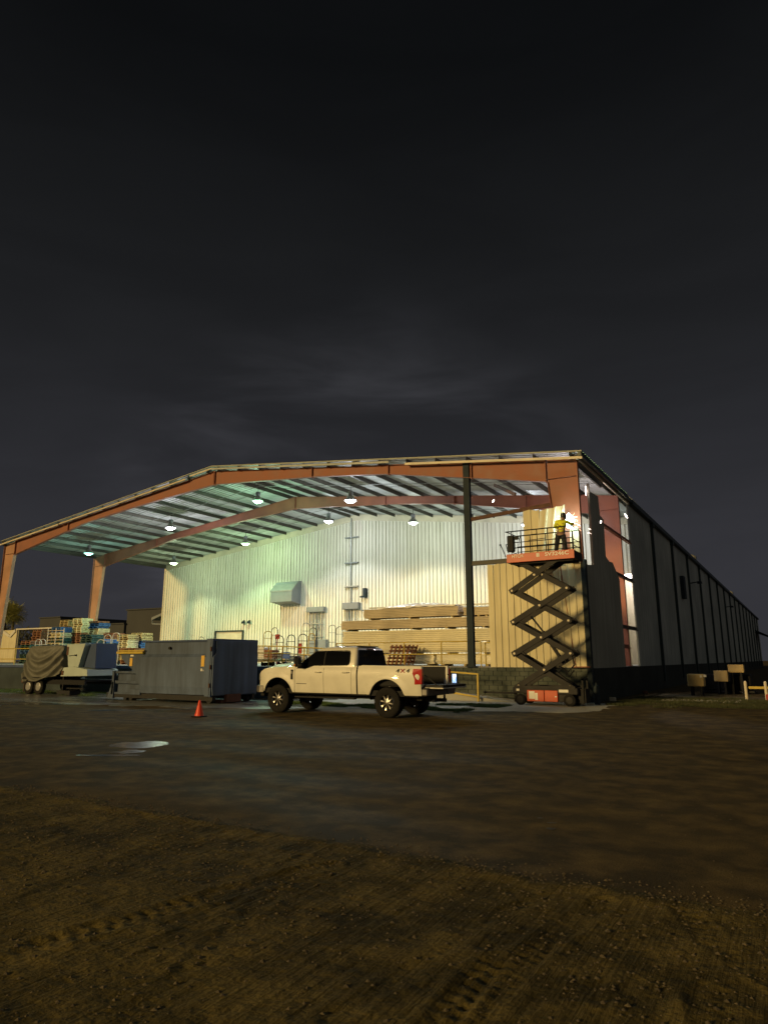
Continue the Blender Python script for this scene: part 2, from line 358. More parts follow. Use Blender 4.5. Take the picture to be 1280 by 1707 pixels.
BERM = 5.62
def hfield(x, y):
    """height of the loose dirt near the camera; nothing beyond the berm"""
    e = BERM + .12 * noise.noise((x * .6, 1.3, 0)) + .10 * noise.noise((x * 2.3, 7.1, 0)) + .05 * noise.noise((x * 7, 3.1, 2))
    d = e - y
    t = max(0., min(1., d / .22 + .5)); t = t * t * (3 - 2 * t)
    h = .012 * t + .016 * math.exp(-((d - .12) / .10) ** 2) * (.6 + noise.noise((x * 3, 4, 0)))
    if t > 0:
        p = Vector((x, y, 0))
        h += t * (.016 * noise.noise(p * .8) + .006 * noise.noise(p * 4.1) + .006 * noise.noise(p * 11) + .006 * noise.noise(p * 27) + .006 * noise.noise((x * 24, y * 1.6, 3)))
    else:
        h += .004 * noise.noise((x * 2, y * 2, 0))
    return h
TRK = [([(-4.0, 1.9), (-4.11, 2.78), (-3.98, 3.32), (-3.83, 4.08), (-3.57, 5.01)], .10, .030, 26), ([(-2.11, 3.0), (-2.02, 3.87), (-2.0, 4.51), (-1.79, 5.2)], .07, .014, 40),
       ([(-1.5, 2.4), (-1.53, 3.04), (-1.54, 3.45), (-1.55, 3.97), (-1.5, 4.59), (-1.39, 5.3)], .09, .026, 34), ([(-1.75, 2.4), (-1.65, 2.97), (-1.67, 3.37), (-1.69, 4.0)], .08, .034, 30),
       ([(-.9, 5.5), (-.64, 4.9), (-.47, 4.67), (-.21, 4.47), (.3, 4.0)], .09, .020, 30), ([(-2.8, 2.0), (-3.07, 2.89), (-3.35, 3.7), (-3.74, 4.82), (-3.79, 5.5)], .08, .012, 40),
       ([(-4.63, 2.3), (-4.93, 3.27), (-5.15, 4.16), (-5.52, 5.45)], .10, .014, 36), ([(-1.26, 5.1), (-.98, 4.32), (-.6, 3.2)], .12, .010, 30), ([(-3.45, 3.0), (-3.77, 4.27), (-3.93, 5.1)], .06, .012, 44),
       ([(-6.0, 3.0), (-6.4, 4.31), (-6.78, 5.4)], .10, .014, 36), ([(-7.4, 3.0), (-7.8, 4.3), (-8.3, 5.4)], .10, .012, 36), ([(-2.6, 2.4), (-2.7, 3.6), (-2.95, 5.3)], .05, .006, 50), ([(-.3, 2.8), (-.5, 3.6), (-.6, 4.2)], .10, .022, 30)]
def make_near():
    x0, x1, y0, y1, st = -11.6, 3.2, .9, 6.1, .021
    nx = int((x1 - x0) / st); ny = int((y1 - y0) / st)
    xs = np.linspace(x0, x1, nx + 1); ys = np.linspace(y0, y1, ny + 1)
    GX, GY = np.meshgrid(xs, ys); Z_ = np.zeros_like(GX); T_ = np.zeros_like(GX)
    edge = np.array([BERM + .12 * noise.noise((x * .6, 1.3, 0)) + .10 * noise.noise((x * 2.3, 7.1, 0)) + .05 * noise.noise((x * 7, 3.1, 2)) + .04 * noise.noise((x * 19, 3.1, 2)) for x in xs])
    for j in range(ny + 1):
        for i in range(nx + 1):
            if ys[j] < edge[i] + .2: Z_[j, i] = hfield(xs[i], ys[j])
    D = edge[None, :] - GY; T_ = np.clip(D / .3 + .3, 0, 1)
    for pl, wd, amp, fr in TRK:
        best = np.full_like(GX, 9.); U = np.zeros_like(GX); Wn = np.zeros_like(GX); acc = 0
        for (ax, ay), (bx, by) in zip(pl, pl[1:]):
            dx, dy = bx - ax, by - ay; L = math.hypot(dx, dy); t = np.clip(((GX - ax) * dx + (GY - ay) * dy) / L ** 2, 0, 1)
            ex, ey = GX - (ax + t * dx), GY - (ay + t * dy); d = np.hypot(ex, ey); sg = (ex * dy - ey * dx) / L
            m_ = d < best; best = np.where(m_, d, best); U = np.where(m_, acc + t * L, U); Wn = np.where(m_, sg, Wn); acc += L
        prof = np.exp(-(best / wd) ** 4); bars = np.sin(U * fr * 2.1 + np.sign(Wn) * .9 + np.abs(Wn) * 14)
        wob = .55 + .45 * np.sin(U * 2.3 + wd * 50) * np.sin(U * .9 + amp * 200)
        Z_ += T_ * (prof * (-.30 * amp + .24 * amp * bars * wob) + amp * .40 * np.exp(-((best - wd * 1.35) / .028) ** 2) * (.6 + .4 * np.sin(U * 7)))
    co_ = np.stack([GX, GY, Z_ + .004], -1).reshape(-1, 3).astype(np.float32)
    idx = np.arange((nx + 1) * (ny + 1)).reshape(ny + 1, nx + 1)
    f = np.stack([idx[:-1, :-1], idx[:-1, 1:], idx[1:, 1:], idx[1:, :-1]], -1).reshape(-1, 4)
    keep = (D[:-1, :-1] > -.04).reshape(-1); f = f[keep]
    me = bpy.data.meshes.new('dirt'); me.vertices.add(len(co_)); me.vertices.foreach_set('co', co_.ravel())
    me.loops.add(f.size); me.loops.foreach_set('vertex_index', f.ravel().astype(np.int32))
    me.polygons.add(len(f)); me.polygons.foreach_set('loop_start', np.arange(0, f.size, 4, dtype=np.int32)); me.polygons.foreach_set('loop_total', np.full(len(f), 4, dtype=np.int32))
    me.update(); me.validate(); me.shade_smooth()
    me.materials.append(M['dirt'])
    o = bpy.data.objects.new('dirt_ground', me); COL.objects.link(o); tag(o, 'rough brown dirt with tyre tracks in the foreground', 'ground', kind='structure')
make_near()
g = MB(); g.add([(-600, -200, 0), (500, -200, 0), (500, 900, 0), (-600, 900, 0)], [(0, 1, 2, 3)])
tag(g.build('ground', 'yard'), 'damp brown gravel yard stretching to the building', 'ground', kind='structure')

# a shared scatter of stones
def pebbles(name, pts, label):
    b = MB()
    for x, y, z, r in pts:
        n = 5; q = [random.uniform(.7, 1.2) for _ in range(6)]; a0 = random.random() * 6
        vs = [(x, y, z + r * .7 * q[0])] + [(x + r * q[i % 6] * math.cos(a0 + i * 2 * PI / n), y + r * q[(i + 2) % 6] * math.sin(a0 + i * 2 * PI / n), z + r * .1) for i in range(n)]
        b.add(vs, [(0, 1 + i, 1 + (i + 1) % n) for i in range(n)])
    return tag(b.build(name, 'stone'), label, 'gravel', kind='stuff')
pts = []
for _ in range(15000):
    y = 1.2 + 4.7 * random.random() ** .8; x = random.uniform(-9.5, 1.8)
    if noise.noise((x * .8, y * .8, 5)) < random.uniform(-.6, .35): continue
    r = random.choice([.004, .005, .006, .008, .011, .015]) * random.uniform(.7, 1.3)
    pts.append((x, y, hfield(x, y) + .004, r))
for _ in range(800):
    x = random.uniform(-9, 1.5); e = BERM + .12 * noise.noise((x * .6, 1.3, 0)); y = e + random.gauss(-.05, .22)
    pts.append((x, y, hfield(x, y) + .003, random.uniform(.006, .018)))
for _ in range(90):
    x = random.uniform(-6, 1); y = random.uniform(1.5, 5.2); pts.append((x, y, hfield(x, y), random.uniform(.014, .03)))
for _ in range(700):
    x = random.uniform(-14, 2); y = random.uniform(5.8, 12); pts.append((x, y, 0, random.uniform(.004, .012)))
pebbles('gravel', pts, 'small stones scattered over the foreground dirt')

# concrete apron in front of the dock wall and its raised lighter edge
def ragged(poly, amp, seed, step=.22):
    out = []
    for (ax, ay), (bx, by) in zip(poly, poly[1:] + poly[:1]):
        n = max(1, int(math.hypot(bx - ax, by - ay) / step))
        for k in range(n):
            x = ax + (bx - ax) * k / n; y = ay + (by - ay) * k / n
            out.append((x + amp * (noise.noise((x * .8, y * .8, seed)) + .5 * noise.noise((x * 3.5, y * 3.5, seed))), y + amp * (noise.noise((x * .8, y * .8, seed + 9)) + .5 * noise.noise((x * 3.5, y * 3.5, seed + 9)))))
    return out
a = MB()
a.prism(ragged([(-17.5, 22.1), (-12.5, 21.7), (-9.6, 21.5), (-7.2, 22.2), (-6.2, 23.2), (-6.0, 25.0), (-6.6, 27.6), (-7.4, 28.2), (-17.5, 28.2)], .55, 3), 'z', -.05, .008)
tag(a.build('concrete_apron', 'apron'), 'pale concrete strip at the foot of the dock wall', 'pavement', kind='structure')
a = MB(); a.prism(ragged([(-36, 15.9), (-24, 17.0), (-17.5, 18.0), (-15.5, 19.0), (-15.5, 21.3), (-20, 23.7), (-60, 23.7), (-60, 15)], .8, 5), 'z', -.05, .006)
M['worn'] = ground_mat('wet_pavement', (.11, .115, .11), (.20, .205, .19), (.15, .145, .12), .16, .42, bumpd=.006, spec=.9)
tag(a.build('worn_pavement', 'worn'), 'wet worn pavement around the steel container', 'pavement', kind='structure')

# puddles with uneven outlines that mirror the lit wall
m, nt2, b = newmat('puddle_water'); b.inputs['Base Color'].default_value = (.02, .018, .014, 1); b.inputs['Roughness'].default_value = .20; b.inputs['IOR'].default_value = 1.33
tcn = nt2.nodes.new('ShaderNodeTexCoord'); nn = nt2.nodes.new('ShaderNodeTexNoise'); nn.inputs['Scale'].default_value = 9; nt2.links.new(tcn.outputs['Object'], nn.inputs['Vector'])
bp = nt2.nodes.new('ShaderNodeBump'); bp.inputs['Strength'].default_value = .35; bp.inputs['Distance'].default_value = .01; nt2.links.new(nn.outputs['Fac'], bp.inputs['Height']); nt2.links.new(bp.outputs['Normal'], b.inputs['Normal'])
M['water'] = m
def puddle(cx, cy, rx, ry, rot, seed, label):
    p = []
    for i in range(60):
        t = 2 * PI * i / 60; k = 1 + .45 * noise.noise((math.cos(t) * 1.3, math.sin(t) * 1.3, seed)) + .2 * noise.noise((math.cos(t) * 5, math.sin(t) * 5, seed)) 
        u, v = rx * k * math.cos(t), ry * k * math.sin(t)
        p.append((cx + u * math.cos(rot) - v * math.sin(rot), cy + u * math.sin(rot) + v * math.cos(rot), .004))
    b = MB(); b.add(p + [(cx, cy, .004)], [(i, (i + 1) % 60, 60) for i in range(60)])
    tag(b.build('puddle', 'water'), label, 'puddle', kind='structure')
puddle(-11.75, 9.75, .62, .55, AZ, 3, 'larger bright puddle on the yard left of the cone')
puddle(-10.95, 8.35, .52, .13, AZ, 11, 'thin bright puddle nearest the camera at left')
puddle(-11.0, 8.9, .26, .24, AZ, 15, 'faint small puddle between the two bright ones')
def stain(px, py, rx, ry, seed, label):
    q = ray(px, py); k_ = -1.7 / q.z; cx, cy = q.x * k_, q.y * k_; p = []
    for i in range(36):
        t = 2 * PI * i / 36; k = 1 + .5 * noise.noise((math.cos(t) * 1.5, math.sin(t) * 1.5, seed)); u, v = rx * k * math.cos(t), ry * k * math.sin(t)
        p.append((cx + u * math.cos(AZ) - v * math.sin(AZ), cy + u * math.sin(AZ) + v * math.cos(AZ), .004))
    b = MB(); b.add(p + [(cx, cy, .004)], [(i, (i + 1) % 36, 36) for i in range(36)]); tag(b.build('oil_stain', 'decal'), label, 'stain', kind='structure')
stain(918, 1382, .05, .045, 2, 'larger black stain on the yard at right'); stain(918, 1372, .05, .03, 4, 'small black stain above the larger one'); stain(900, 1364, .04, .022, 6, 'faint black stain farthest from the camera')
puddle(-25.5, 16.4, 2.4, .7, AZ + .2, 31, 'long wet patch before the grey container')
puddle(-19.5, 16.2, 1.6, .5, AZ + .2, 41, 'wet patch left of the traffic cone')

def grass(name, region, n, h, label):
    b = MB()
    for _ in range(n):
        x, y = region()
        hh = h * random.uniform(.4, 1.3); a = random.random() * 6.3; w = .006 + .004 * random.random()
        dx, dy = math.cos(a) * w, math.sin(a) * w; lx, ly = random.gauss(0, .35) * hh, random.gauss(0, .35) * hh
        b.add([(x - dx, y - dy, 0), (x + dx, y + dy, 0), (x + lx, y + ly, hh)], [(0, 1, 2)])
    return tag(b.build(name, 'grassdim' if 'dim' in label else 'grass'), label, 'grass', kind='stuff')
def band(x0, x1, f, wdt, thr=-.1):
    def r():
        while True:
            x = random.uniform(x0, x1); y = f(x) + random.uniform(-wdt, wdt)
            if noise.noise((x * .9, y * 1.6, 3)) > thr + abs(y - f(x)) / wdt * .25 + random.uniform(-.15, .15): return x, y
    return r
grass('grass', band(-17.6, -9.7, lambda x: 21.6 - .05 * (x + 14), .75), 26000, .075, 'strip of green grass behind the white pickup')
grass('grass', band(-12, -9.4, lambda x: 24.0, .7, -.2), 7000, .08, 'grass patch at the foot of the yellow ramp rail')
grass('grass', band(-52, -27, lambda x: 21.6 + (x + 38) * .03, 1.2, .0), 26000, .10, 'sparse grass along the left dock wall')
grass('grass', band(-6.6, 6, lambda x: 30.5 + .3 * (x + 3), 3.5, -.1), 42000, .09, 'dim grass beside the long dark side wall')
b = MB()
for k in range(260):
    x = random.uniform(-5.2, -2.3); y = 31.3 + .2 * (x + 4) + random.gauss(0, .35); r = random.uniform(.03, .09)
    q = [random.uniform(.7, 1.2) for _ in range(6)]; a0 = random.random() * 6
    b.add([(x, y, r * .8)] + [(x + r * q[i] * math.cos(a0 + i * PI / 3), y + r * q[i] * math.sin(a0 + i * PI / 3), 0) for i in range(6)], [(0, 1 + i, 1 + (i + 1) % 6) for i in range(6)])
tag(b.build('gravel', 'docktop'), 'pale heap of crushed stone beside the side wall', 'gravel', kind='stuff')

# ------------------------------------------------------------------ loading dock
XR, XL, Y1, Y2, Y3 = -7.3, -50.3, 28.0, 35.65, 43.3
XC = (XR + XL) / 2; EZ, SL = 10.38, .12
def roofz(x): return EZ + SL * ((XR - XL) / 2 - abs(x - XC))
DZ = 1.35
dock = thing('loading_dock', 'long raised concrete loading dock under the canopy', 'loading dock', (-30, 28, 0))
b = MB(); b.box(XR - .02, Y1 + .02, 0, -20.0, 60, DZ); b.build('block_wall', 'dockright', dock, world=True)
b = MB(); b.box(-20.0, 23.8, 0, -74, 60, DZ - .003); b.build('dock_wall', 'dockface', dock, world=True)
b = MB(); b.box(XR - .03, Y1 - .02, DZ, -19.9, Y3 - .1, DZ + .03); b.box(-19.903, 23.75, DZ, -75, Y3 - .1, DZ + .027); b.build('dock_floor', 'docktop', dock, world=True)
# mortar joints of the right block wall
b = MB()
for k in range(1, 7): b.box(-20, Y1 - .002, k * .2, XR - .1, Y1 + .03, k * .2 + .012)
for k in range(7):
    for i in range(31):
        x = XR - .4 - i * .4 - (k % 2) * .2; b.box(x, Y1 - .003, k * .2 + .012, x + .01, Y1 + .03, k * .2 + .2)
b.build('mortar_joints', 'darkpost', dock, world=True)
b = MB(); b.box(-20.5, 23.72, DZ - .12, -74, 23.80, DZ + .02); b.build('edge_angle', 'steelblue', dock, world=True)

# ------------------------------------------------------------------ warehouse
wh = thing('warehouse', 'long metal warehouse with white ribbed end wall and dark side wall', 'warehouse', (-28.8, Y3, 0))
def ribbed(b, x0, x1, zb, zt, y, depth=.055, pitch=.305, axis='x', sgn=-1):
    """vertical trapezoid ribs standing sgn*depth off plane y (or x)"""
    n = int((x1 - x0) / pitch); prof = []
    for i in range(n):
        a = x0 + i * (x1 - x0) / n; w = (x1 - x0) / n
        prof += [(a, 0), (a + w * .72, 0), (a + w * .76, 1), (a + w * .93, 1)]
    prof.append((x1, 0))
    pts = []
    for p, d in prof:
        zz = zt(p) if callable(zt) else zt; zl = zb(p) if callable(zb) else zb
        if axis == 'x': pts.append(((p, y + sgn * depth * d, zl), (p, y + sgn * depth * d, zz)))
        else: pts.append(((y + sgn * depth * d, p, zl), (y + sgn * depth * d, p, zz)))
    vs = [q for pr in pts for q in pr]
    b.add(vs, [(2 * i, 2 * i + 2, 2 * i + 3, 2 * i + 1) for i in range(len(pts) - 1)])
# end wall, with an opening at the right for the lit doorway (-9.6 .. -7.45)
b = MB()
ribbed(b, XL, -9.25, DZ + .03, lambda x: roofz(x) - .06, Y3)
ribbed(b, -9.25, XR, 6.85, lambda x: roofz(x) - .06, Y3)
b.build('end_wall', 'wall', wh, world=True)
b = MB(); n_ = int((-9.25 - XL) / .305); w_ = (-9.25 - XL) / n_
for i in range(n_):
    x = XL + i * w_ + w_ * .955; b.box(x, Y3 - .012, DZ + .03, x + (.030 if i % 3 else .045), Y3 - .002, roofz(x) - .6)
sm_ = b.build('rib_shadow_strips', 'ribshade', wh, world=True); sm_['kind'] = 'stuff'  # thin dark strips drawn as the shadow beside each rib
b = MB(); b.box(XL - .14, Y3 - .06, 0, XL - .003, Y3 + .02, roofz(XL) - .1); b.build('corner_trim', 'trim', wh, world=True)
b = MB()
for sgn in (-1, 1):
    x0 = XC; x1 = XR if sgn > 0 else XL
    b.prism([(x0, roofz(x0) - .08), (x1, roofz(x1) - .08), (x1, roofz(x1) - .55), (x0, roofz(x0) - .55)], 'y', Y3 - .09, Y3 - .045)
b.build('gable_trim', 'trim', wh, world=True)
b = MB(); b.box(XR - .04, 37.75, DZ, XR + .04, 168, roofz(XR) - .12); b.build('side_wall', 'sidewall', wh, world=True)
b = MB(); b.box(XR - .05, 28.14, .0, XR + .10, 168, DZ - .005); b.build('side_base_wall', 'sidebase', wh, world=True)
b = MB(); b.box(XL - .04, Y3 + .05, 0, XL + .04, 168, roofz(XL) - .12); b.build('left_side_wall', 'sidewall', wh, world=True)
b = MB()
for sgn in (-1, 1):
    xe = XR + .2 if sgn > 0 else XL - .2; re = EZ - SL * .2
    b.prism([(XC, roofz(XC)), (xe, re), (xe, re - .06), (XC, roofz(XC) - .06)], 'y', Y3 + .004, 168)
b.build('roof', 'deck', wh, world=True)
b = MB(); b.box(XR + .05, 38.0, EZ - .32, XR + .28, 168, EZ - .06); b.build('gutter', 'gutter', wh, world=True)
for k in range(16):
    y = 44.2 + 7.75 * k
    b = MB(); b.box(XR + .04, y, DZ - .9, XR + .20, y + .20, EZ - .32); b.box(XR + .04, y - .06, EZ - .6, XR + .26, y + .26, EZ - .32)
    b.build('downspout', 'gutter', wh, world=True)
b = MB(); b.box(XR + .04, 55.2, 6.2, XR + .3, 56.2, 7.9); b.build('wall_louvre', 'darkpost', wh, world=True)
for y in (61.2, 92.0):
    b = MB(); b.beam((XR + .04, y, 7.9), (XR + .7, y, 8.0), .08, .08); b.lathe([(.02, .12), (.16, .05), (.2, -.12)], (XR + .75, y, 7.95), n=12); b.build('wall_light', 'darkpost', wh, world=True)
for y in (70.5, 112.0):
    b = MB(); b.lathe([(.35, 0), (.35, .5), (.6, .6), (.6, .9), (.3, 1.1), (.02, 1.15)], (XR - .9, y, EZ + .1), n=16); b.build('roof_ventilator', 'sidedark', wh, world=True)
b = MB(); b.prism([(XR, 7.4), (XR + 2.3, 6.2), (XR + 2.3, 5.9), (XR, 6.9)], 'y', 152, 160); b.build('door_awning', 'darkpost', wh, world=True)
b = MB(); b.prism([(XL - .06, 6.25), (XL - 2.4, 5.6), (XL - 2.4, 5.35), (XL - .06, 6.05)], 'y', 44.0, 47)
b.beam((XL - .06, 44.1, 4.9), (XL - 2.3, 44.1, 5.0), .08, .1); b.beam((XL - .06, 46.9, 4.9), (XL - 2.3, 46.9, 5.0), .08, .1); b.beam((XL - 2.35, 44.1, 5.0), (XL - 2.35, 44.1, 5.5), .07, .07)
b.build('side_awning', 'boxgrey', wh, world=True)
# lit doorway: recess behind the opening
b = MB(); b.box(-9.35, Y3 + 2.5, DZ, XR - .06, Y3 + 2.6, 7.2); b.box(-9.35, Y3 + .05, DZ, -9.25, Y3 + 2.5, 7.2); b.box(-9.3, Y3 + .05, 7.0, XR - .06, Y3 + 2.5, 7.1)
b.build('doorway_room', 'wall', wh, world=True)
for x in (-8.95, -8.2):
    b = MB(); b.box(x, Y3 + .5, 6.85, x + .3, Y3 + 2.2, 6.93); b.build('ceiling_tube', emis('tube_glow', (1, .88, .84), 16), wh, world=True)
# exhaust hood
b = MB(); b.prism([(Y3, 7.95), (Y3 - .55, 7.85), (Y3 - 1.25, 7.1), (Y3 - 1.25, 6.2), (Y3 - .04, 6.05)], 'x', -36.3, -34.1)
hd = b.build('exhaust_hood', 'boxgrey', wh, world=True, bevel=.015)
b = MB(); b.prism([(Y3 - .5, 7.885), (Y3 - 1.27, 7.12), (Y3 - 1.27, 7.02), (Y3 - .5, 7.8)], 'x', -36.34, -34.06); b.build('hood_seam', 'conduit', hd, world=True)
# electrical runs
b = MB(); b.tube([(-29.2, Y3 - .16, 12.6), (-29.2, Y3 - .16, 5.9)], .045)
b.build('conduit', 'conduit', wh, world=True)
for z in (11.0, 9.0, 7.15):
    b = MB(); b.box(-29.75, Y3 - .22, z, -28.55, Y3 - .04, z + .09); b.build('conduit_bracket', 'conduit', wh, world=True)
b = MB(); b.bev(-29.85, Y3 - .4, 5.45, -28.35, Y3 - .05, 5.95, .02)
b.build('junction_box', 'boxgrey', wh, world=True)
b = MB()
for x in (-29.5, -29.2, -28.7): b.tube([(x, Y3 - .2, 5.45), (x, Y3 - .2, 2.2)], .05)
b.build('conduit', 'conduit', wh, world=True)
b = MB(); b.bev(-33.3, Y3 - .4, 5.35, -31.6, Y3 - .05, 5.75, .02); b.build('junction_box', 'boxgrey', wh, world=True)
b = MB()
for x in (-33.05, -32.65, -32.3, -31.85): b.tube([(x, Y3 - .2, 5.4), (x, Y3 - .2, 2.4)], .06)
for z in (4.4, 3.4): b.box(-33.15, Y3 - .3, z, -31.75, Y3 - .2, z + .08)
b.build('conduit', 'conduit', wh, world=True)
for x in (-33.1, -32.1):
    b = MB(); b.bev(x, Y3 - .35, 1.9, x + .75, Y3 - .05, 3.2, .02); b.build('switch_cabinet', 'boxgrey', wh, world=True)
b = MB(); b.box(-28.0, Y3 - .3, 6.3, -27.75, Y3 - .05, 7.0); b.box(-28.3, Y3 - .25, 6.3, -28.0, Y3 - .15, 6.42); b.build('wall_fixture', 'darkpost', wh, world=True)
b = MB(); b.tube([(-28.3, Y3 - .12, 5.35), (-14.0, Y3 - .12, 5.2)], .04); b.build('conduit', 'conduit', wh, world=True)
for x in (-40.1, -39.5):
    b = MB(); b.lathe([(.03, 0), (.14, -.1), (.16, -.25)], (x, Y3 - .2, 4.9), n=10); b.box(x - .04, Y3 - .2, 4.85, x + .04, Y3 - .03, 4.93); b.build('alarm_bell', 'darkpost', wh, world=True)
b = MB(); b.box(-43.3, Y3 - .06, DZ + .03, -40.3, Y3 - .038, 4.0)
dr = b.build('roller_door', 'trim', wh, world=True)
b = MB(); b.box(-43.45, Y3 - .12, DZ + .03, -43.3, Y3 - .03, 4.1); b.box(-40.3, Y3 - .12, DZ + .03, -40.15, Y3 - .03, 4.1); b.box(-43.45, Y3 - .13, 4.0, -40.15, Y3 - .03, 4.12)
b.build('door_frame', 'gutter', dr, world=True)

# ------------------------------------------------------------------ canopy
cp = thing('loading_canopy', 'open gabled steel canopy with rust red frames before the white wall', 'canopy', (-28.8, Y1, DZ))
HW = (XR - XL) / 2
DEP = [(0, 1.05), (1.4, 1.0), (4.5, .78), (9.5, .45), (14, .48), (HW, .80)]
def depth(s):
    for (a, p), (c, q) in zip(DEP, DEP[1:]):
        if s <= c: return p + (q - p) * (s - a) / (c - a)
    return DEP[-1][1]
PUR = .21
def ztop(x): return roofz(x) - .05 - PUR
def frame(y, base=DZ):
    for sgn in (-1, 1):
        xe = XR if sgn > 0 else XL
        # rafter
        def X(s): return xe - sgn * s
        ss = [1.34, 4.5, 9.5, 14, HW]
        b = MB()
        top = [(X(s), ztop(X(s))) for s in ss]; bot = [(X(s), ztop(X(s)) - depth(s)) for s in ss]
        b.prism(top + bot[::-1], 'y', y - .008, y + .008)
        for (p, q) in list(zip(top, top[1:])): b.beam((p[0], y, p[1] + .004), (q[0], y, q[1] + .004), .22, .02)
        for (p, q) in list(zip(bot, bot[1:])): b.beam((p[0], y, p[1] - .004), (q[0], y, q[1] - .004), .22, .02)
        r = b.build('rafter', 'rust', cp, world=True)
        for s in ((1.38, 4.9, 9.4, 14.2, HW - .03) if sgn > 0 else (1.38, 7.6, HW - .03)):
            p = MB(); d = depth(s); zt = ztop(X(s)); p.box(X(s) - .015, y - .12, zt - d - .06, X(s) + .015, y + .12, zt + .0)
            for k in range(4): p.cyl((X(s) - .03, y - .08, zt - d + .1 + k * (d - .2) / 3), (X(s) + .03, y - .08, zt - d + .1 + k * (d - .2) / 3), .015, n=6)
            p.build('splice_plate', 'rust', r, world=True)
        # column: outer edge vertical, inner edge tapering down
        b = MB(); zt = ztop(xe) - .02; zk = ztop(X(1.34)) - depth(1.34)
        prof = [(xe, base), (xe, zt), (X(1.32), ztop(X(1.32))), (X(1.32), zk), (X(.55), base)]
        b.prism(prof, 'y', y - .008, y + .008)
        b.beam((xe, y, base), (xe, y, zt), .02, .24, up=(0, 1, 0)); b.beam((X(.55), y, base), (X(1.32), y, zk - .02), .02, .24, up=(0, 1, 0))
        b.beam((X(1.32), y, zk + .1), (X(.1), y, zk + .1), .2, .02)
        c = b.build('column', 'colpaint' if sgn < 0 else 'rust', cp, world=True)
        p = MB(); p.box(xe + sgn * .05, y - .2, base + .03, X(.7), y + .2, base + .07); p.build('base_plate', 'rust', c, world=True)
frame(Y1); frame(Y2)
# deck: ribs run down the slope
def deckhalf(sgn, name):
    xe = XR + .25 if sgn > 0 else XL - .25
    n = 52; y0, y1 = Y1 - .35, Y3 - .01; w = (y1 - y0) / n; prof = []
    for i in range(n):
        a_ = y0 + i * w; prof += [(a_, 0), (a_ + w * .6, 0), (a_ + w * .66, .07), (a_ + w * .94, .07)]
    prof.append((y1, 0)); b = MB()
    vs = []
    for yy, d in prof:
        vs += [(XC, yy, roofz(XC) + d - .05), (xe, yy, EZ - SL * .25 + d - .05)]
    b.add(vs, [(2 * i, 2 * i + 1, 2 * i + 3, 2 * i + 2) for i in range(len(prof) - 1)])
    b.build(name, 'deck', cp, world=True)
deckhalf(1, 'roof_deck'); deckhalf(-1, 'roof_deck')
for sgn in (-1, 1):
    xe = XR if sgn > 0 else XL
    for k in range(14):
        x = xe - sgn * (.25 + k * 1.60)
        if sgn < 0 and abs(x - XC) < .3: continue
        z = roofz(x) - .055
        b = MB(); b.box(x - .006, Y1 - .3, z - PUR, x + .006, Y3 - .25, z); b.box(x - .006, Y1 - .3, z - .006, x + .065, Y3 - .25, z); b.box(x - .065, Y1 - .3, z - PUR, x + .006, Y3 - .25, z - PUR + .006)
        b.build('purlin', 'purlin', cp, world=True)
# sag rods between the purlins
for y in (30.4, 33.2, 38.0, 41.0):
    for sgn in (-1, 1):
        xe = XR if sgn > 0 else XL
        b = MB(); b.beam((xe, y, roofz(xe) - .17), (XC, y, roofz(XC) - .17), .02, .02); b.build('sag_rod', 'purlin', cp, world=True)
for y in (31.8, 39.4):
    b = MB(); b.tube([(XR - 1, y, roofz(XR - 1) - .34), (XC, y, roofz(XC) - .34), (XL + 3, y, roofz(XL + 3) - .34)], .02, 6); b.build('conduit', 'conduit', cp, world=True)
# gable trims on the front edge: upper cap, lower strip in lengths, dark gaps between
yy = Y1 - .36
for (xa, xb, zo, h, mm, yo) in [(-52 + 1.6, XC, 0.02, .05, 'trimgrey', 0), (XC, XR + .3, 0.02, .06, 'trimgrey', 0), (XL - .3, -43.5, -.20, .10, 'trim', .03), (-43.4, -31.0, -.19, .09, 'trim', .03), (-30.6, XC, -.10, .08, 'trim', .03),
                             (XC, -16.5, -.12, .10, 'sidewall', .02), (-15.6, XR + .3, -.24, .11, 'trim', .03), (-22, -16.8, -.18, .05, 'trimgrey', .04)]:
    b = MB(); za, zb = roofz(xa) + zo, roofz(xb) + zo
    b.prism([(xa, za), (xb, zb), (xb, zb - h), (xa, za - h)], 'y', yy - .02 + yo, yy + .02 + yo); b.build('gable_trim', mm, cp, world=True)
# right eave: dark gutter, cream lip, teal rib ends
b = MB(); b.box(XR + .10, Y1 - .34, EZ - .24, XR + .26, 38.0, EZ - .08); b.build('eave_gutter', 'gutter', cp, world=True)
b = MB(); b.box(XR + .02, Y1 - .34, EZ - .36, XR + .10, 37.9, EZ - .24); b.build('eave_lip', 'trim', cp, world=True)
b = MB()
for k in range(30):
    y = Y1 - .3 + k * .3; b.prism([(XR + .02, EZ - .04), (XR + .30, EZ - .075), (XR + .30, EZ - .02), (XR + .02, EZ + .03)], 'y', y, y + .10)
b.box(XR + .10, Y1 - .34, EZ - .075, XR + .28, 37.0, EZ - .06); b.build('rib_end_caps', 'tealcap', cp, world=True)
b = MB(); b.box(XL - .02, Y1 - .3, EZ - .34, XL + .10, Y3 - .1, EZ - .1); b.build('eave_strut', 'purlin', cp, world=True)
b = MB(); b.box(XR - .10, Y1 + .2, EZ - .62, XR - .02, 32.2, EZ - .36); b.build('eave_strut', 'purlin', cp, world=True)
# horizontal girts on the open right side
for z, ya, yb, mm in [(7.85, 31.6, 38.0, 'rust'), (5.75, 34.0, 38.0, 'purlin'), (3.2, 34.1, 38.0, 'purlin'), (2.25, 34.1, 35.8, 'rust')]:
    b = MB(); b.box(XR - .10, ya, z, XR + .0, yb, z + .16); b.box(XR - .10, ya, z - .02, XR + .05, yb, z + .02); b.build('side_girt', mm, cp, world=True)
